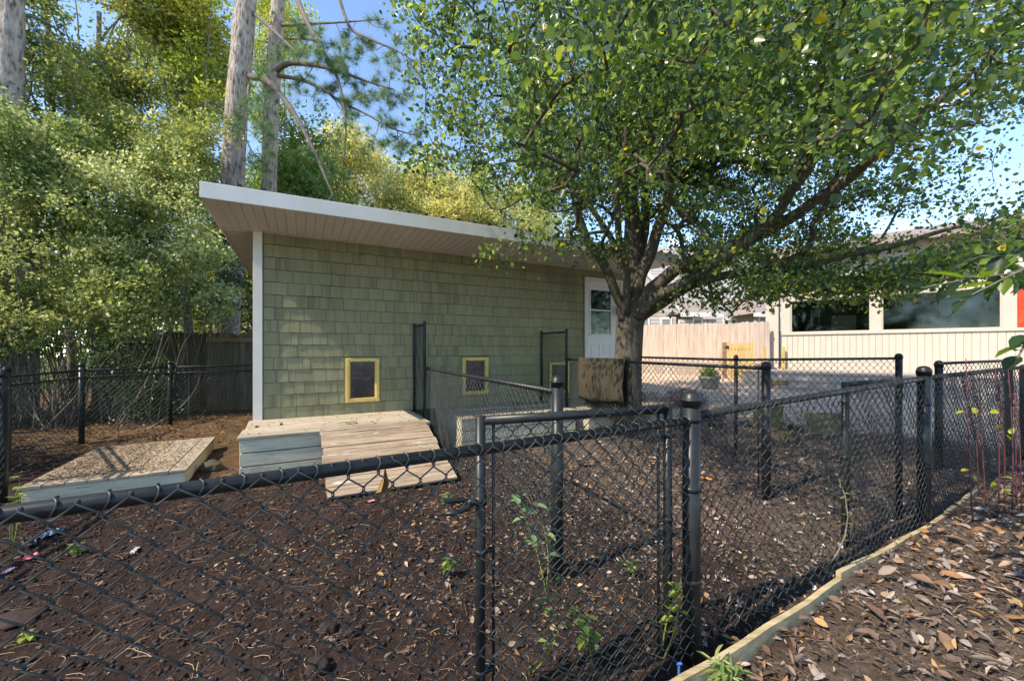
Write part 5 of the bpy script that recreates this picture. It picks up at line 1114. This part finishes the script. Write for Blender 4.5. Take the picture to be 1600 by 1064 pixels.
o = link(bpy.data.objects.new('leaf_litter', np_mesh('leaf_litter', V, Fc, M['dry'], vc))); tag(o, 'scattered brown and tan fallen leaves over the soil', 'leaf litter', kind='stuff')
for i in big:
    V, Fc, vc = leaves(C[i:i + 1] * 0, D[i:i + 1], Nn[i:i + 1], Ln[i:i + 1], Wd[i:i + 1], T9, cc[i:i + 1]); inst('fallen_leaf', np_mesh('fallen_leaf', V, Fc, M['dry'], vc, True), ground, C[i])
# straw and small twigs
def strands(n, region, l0, l1, cols, lift, r=.0012):
    out = []
    while sum(map(len, out)) < n:
        x = rng.uniform(region[0], region[1], 8000); y = rng.uniform(region[2], region[3], 8000); ok = region[4](x, y); out.append(np.stack([x[ok], y[ok]], 1))
    p = np.concatenate(out)[:n]; z = gzd(p[:, 0], p[:, 1]) + lift * rng.random(n) + .004; C = np.concatenate([p, z[:, None]], 1)
    th = rng.random(n) * 6.28; Lh = l0 + (l1 - l0) * rng.random(n); k = (rng.random(n) - .5) * 2.5; V = []
    steps = 4
    for s in range(steps + 1):
        t = s / steps; ang = th + k * t; V.append(C + np.stack([np.cos(ang), np.sin(ang), .12 * np.sin(3.1 * t) * np.ones(n)], 1) * (Lh * t)[:, None])
    V = np.stack(V, 1); side = np.stack([-np.sin(th), np.cos(th), np.full(n, .3)], 1)[:, None] * r
    VV = np.concatenate([V - side, V + side], 1).reshape(-1, 3); m = 2 * (steps + 1); b = (np.arange(n) * m)[:, None]; f = []
    for s in range(steps): f.append(np.concatenate([b + s, b + s + 1, b + steps + 1 + s + 1, b + steps + 1 + s], 1))
    return VV, np.stack(f, 1).reshape(-1, 4), np.repeat(palette(n, cols, .35), m, 0)
ST = [(.20, .13, .08), (.15, .09, .05), (.30, .22, .14), (.10, .065, .04)]
parts = [strands(5200, (-5, 3.2, 1.5, 6, inpen), .04, .16, ST, .01), strands(3200, (.6, 6, .9, 5, outf), .04, .18, ST, .03), strands(3500, (-8, -2.6, 4.2, 9, notplat), .08, .22, [(.30, .16, .07), (.22, .11, .05), (.38, .24, .12)], .03)]
off = 0; VV, FF, CC = [], [], []
for a, b_, c_ in parts: VV.append(a); FF.append(b_ + off); CC.append(c_); off += len(a)
o = link(bpy.data.objects.new('straw_litter', np_mesh('straw_litter', np.concatenate(VV), np.concatenate(FF), M['dry'], np.concatenate(CC)))); tag(o, 'scattered pine straw and thin twigs over the soil', 'straw', kind='stuff')
# soil clods and wood chips
bm = bmesh.new(); bmesh.ops.create_icosphere(bm, subdivisions=1, radius=1); ico = np.array([v.co[:] for v in bm.verts]); icf = np.array([[v.index for v in f.verts] for f in bm.faces]); bm.free()
def clods(n, reg, s0, s1, cols, flat=.5):
    x = rng.uniform(reg[0], reg[1], n * 6); y = rng.uniform(reg[2], reg[3], n * 6); ok = reg[4](x, y); x = x[ok][:n]; y = y[ok][:n]; n = len(x)
    s = s0 + (s1 - s0) * rng.random(n) ** 4; z = gzd(x, y) + s * .1 + .004; jit = 1 + 1.1 * (rng.random((n, len(ico), 1)) - .5)
    V = ico[None] * jit * s[:, None, None] * np.array([1, 1, flat]) * (1 + .5 * (rng.random((n, 1, 3)) - .5)) + np.stack([x, y, z], 1)[:, None]
    return V.reshape(-1, 3), ((np.arange(n) * len(ico))[:, None, None] + icf[None]).reshape(-1, 3), np.repeat(palette(n, cols, .4), len(ico), 0)
parts = [clods(24000, (-5, 3.4, 1.4, 5.5, inpen), .003, .017, [(.032, .021, .020), (.045, .030, .027), (.022, .015, .014)]), clods(4500, (-4, 4, 1.4, 5.5, inpen), .002, .006, [(.20, .15, .12), (.32, .26, .21), (.15, .10, .07)]), clods(3000, (.6, 5, 1, 4.5, outf), .005, .02, [(.06, .045, .04), (.09, .07, .055)])]
off = 0; VV, FF, CC = [], [], []
for a, b_, c_ in parts: VV.append(a); FF.append(b_ + off); CC.append(c_); off += len(a)
o = link(bpy.data.objects.new('soil_clods', np_mesh('soil_clods', np.concatenate(VV), np.concatenate(FF), M['dry'], np.concatenate(CC)))); tag(o, 'crumbled dark soil clods and pale grit in the dog run', 'soil', kind='stuff')
# litter lying on the low platform
n = 6500; x = rng.uniform(-1.2, .0, n); y = rng.uniform(0, 1.78, n); k = (x < -.18 - .2 * y + .5 * (rng.random(n) - .5)) | (rng.random(n) < .25); x = x[k]; y = y[k]; n = len(x)
rz_ = plat.rotation_euler[2]; C = np.stack([x, y, .172 + .02 * rng.random(n)], 1)
D = rdir(n); D[:, 2] *= .2; Nn = rdir(n) * .5; Nn[:, 2] += 1; Ln = .012 + .03 * rng.random(n)
V, Fc, vc = leaves(C, D, Nn, Ln, Ln * .28, T4, palette(n, [(.17, .09, .04), (.24, .13, .06), (.11, .065, .035), (.32, .19, .08)], .3)); V = V @ np.array(Matrix.Rotation(-rz_, 3, 'Z')) + np.array(plat.location)
o = link(bpy.data.objects.new('platform_litter', np_mesh('platform_litter', V, Fc, M['dry'], vc))); tag(o, 'orange-brown leaves and straw lying on the low platform', 'leaf litter', kind='stuff')

# bits lying on the decks and the ramp
n = 420; a_ = rng.uniform(.0, 4.6, n); o__ = rng.uniform(.05, 1.18, n); k = (a_ < 2.12) | (a_ > 2.66); a_, o__ = a_[k], o__[k]; n = len(a_)
C = np.stack([SH[0] + .8878 * a_ + .4602 * o__, SH[1] + .4602 * a_ - .8878 * o__, DZ + .008 + .006 * rng.random(n)], 1); D = rdir(n); D[:, 2] *= .1; Nn = rdir(n) * .3; Nn[:, 2] += 1; Ln = .012 + .05 * rng.random(n) ** 2.5
V, Fc, vc = leaves(C, D, Nn, Ln, Ln * .4, T4, palette(n, [(.12, .08, .05), (.2, .13, .08), (.08, .055, .04), (.26, .17, .08)], .3)); o = link(bpy.data.objects.new('deck_litter', np_mesh('deck_litter', V, Fc, M['dry'], vc))); tag(o, 'small brown leaf bits lying on the deck boxes', 'leaf litter', kind='stuff')
# ------------------------------------------------------------------ scraps
def scrap(name, lb, cat, u, v, Y_, size, col, wd=.5):
    c_ = P(u, v, Y_); z = gzf(c_.x, c_.y) + .012; n = 7; V = []; F_ = []
    for i in range(n):
        for j in range(n):
            a, b_ = i / (n - 1) - .5, j / (n - 1) - .5; V.append((a * size, b_ * size * wd * (1 - .5 * abs(a)), .25 * size * wd * abs(math.sin(a * 7 + b_ * 5)) + random.uniform(0, .06) * size))
    F_ = [(i * n + j, i * n + n + j, i * n + n + j + 1, i * n + j + 1) for i in range(n - 1) for j in range(n - 1)]
    me = bpy.data.meshes.new(name); me.from_pydata(V, [], F_); me.materials.append(plain(name + '_surface', col)); o = link(bpy.data.objects.new(name, me)); o.location = (c_.x, c_.y, z); o.rotation_euler = (0, 0, random.uniform(0, 3)); s_ = o.modifiers.new('thick', 'SOLIDIFY'); s_.thickness = .0015
    return tag(o, lb, cat)
def gY(v, z=1.46): return z * 630 / (v - 546)
scrap('paper_scrap', 'crumpled white paper scrap on the dark soil, left part of the run', 'paper', 210, 862, gY(862), .10, (.62, .60, .60), .35)
scrap('paper_scrap', 'torn pink and red wrapper on the soil at the left edge', 'wrapper', 48, 873, gY(873), .10, (.60, .16, .22), .7)
scrap('plastic_scrap', 'crumpled blue plastic scrap near the low platform', 'plastic', 76, 836, gY(836), .15, (.08, .14, .24), .7)
scrap('plastic_scrap', 'black plastic strip lying beside the blue scrap', 'plastic', 45, 850, gY(850), .22, (.02, .022, .03), .35)
scrap('paper_scrap', 'pale lilac scrap on the soil by the left edge below the pink wrapper', 'paper', 12, 893, gY(893), .07, (.45, .38, .52), .5)
scrap('petal', 'single pink petal on the soil at the foot of the ramp', 'petal', 580, 786, gY(786), .06, (.60, .25, .30), .8)
scrap('toy_scrap', 'small orange plastic piece on the soil right of the nearest domed post', 'plastic', 1104, 745, gY(745, 1.38), .11, (.65, .22, .03), .5)
scrap('plastic_scrap', 'black rubber scrap on the soil beyond the middle post', 'plastic', 915, 728, gY(728), .20, (.015, .017, .022), .5)
for (u, v, Y_, s, lb, sd_) in [(512, 972, 1.46 * 630 / (985 - 546), (.045, .035, .03), 'round dark soil lump, left one of a pair near the bottom', 1), (548, 980, 1.46 * 630 / (992 - 546), (.038, .03, .024), 'dark soil lump, right one of a pair near the bottom', 2), (495, 1035, 1.46 * 630 / (1040 - 546), (.06, .05, .03), 'broad flat soil lump at the bottom edge of the run', 3), (330, 715, 4.9, (.12, .1, .07), 'mossy dark stone between the low platform and the mint deck box', 4), (30, 960, 1.46 * 630 / (965 - 546), (.13, .10, .02), 'flat brown stone half sunk in soil at the lower left', 6)]:
    c_ = P(u, v, Y_); lump('stone' if 'stone' in lb else 'soil_lump', lb, 'stone' if 'stone' in lb else 'soil lump', (c_.x, c_.y, gzf(c_.x, c_.y) + s[2] * .5), s, M['dirtclod'] if sd_ != 4 else plain('brown_stone', (.075, .062, .045), .95), sd_)
T9x = (T8[0] * np.array([1, 1, 3.0]) + np.array([(0, 0, .0), (.1, 0, .1), (0, 0, .2), (-.25, 0, .1), (.35, 0, .0), (.1, 0, .2), (0, 0, .3), (0, 0, .1), (0, 0, 0)]), T8[1])
hl = thing('hanging_leaf', 'dry brown curled leaf caught in the wire below the front rail', 'leaf', P(606, 745, 1.27) + Vector((0, -.03, 0)))
V, Fc, vc = leaves(np.array([[0, 0, .04]]), np.array([[-.15, 0, -1.]]), np.array([[.6, -1, 0.]]), np.array([.095]), np.array([.020]), T9x, np.array([[.30, .17, .06]])); link(bpy.data.objects.new('blade', np_mesh('blade', V, Fc, M['dry'], vc, True)), hl)
cl_ = thing('tent_peg', 'small bright blue plastic peg in the soil under the nearest gate', 'peg', P(1061, 1048, 1.80)); cl_.location.z = gzf(1.06 * .7, 1.8)
q = MB(); q.tube([(0, 0, -.03), (0, 0, .05)], .006, 8); q.tube([(-.012, 0, .05), (.012, 0, .05)], .006, 8); q.obj('peg_body', plain('blue_plastic', (.04, .18, .5)), cl_)
for (a_, o_, s, lb) in ((.35, .55, .02, 'small dark pebble on the mint deck box near the corner board'), (.08, .6, .018, 'flat dark chip at the outer corner of the mint deck box')):
    lump('pebble', lb, 'pebble', wpt(a_, o_, DZ + s * .5), (s, s * .8, s * .6), M['dirtclod'], a_ * 9)
ivy = thing('weed', 'small green sprig lying on the mint deck box above the ramp', 'weed', wpt(1.25, .9, DZ + .003))
for i in range(4): p_ = wpt(1.25, .9, DZ + .006); sprig(ivy, p_, p_ + E1 * random.uniform(-.25, .25) + Vector((0, -.05, random.uniform(.01, .05))), 7, .035, GG)
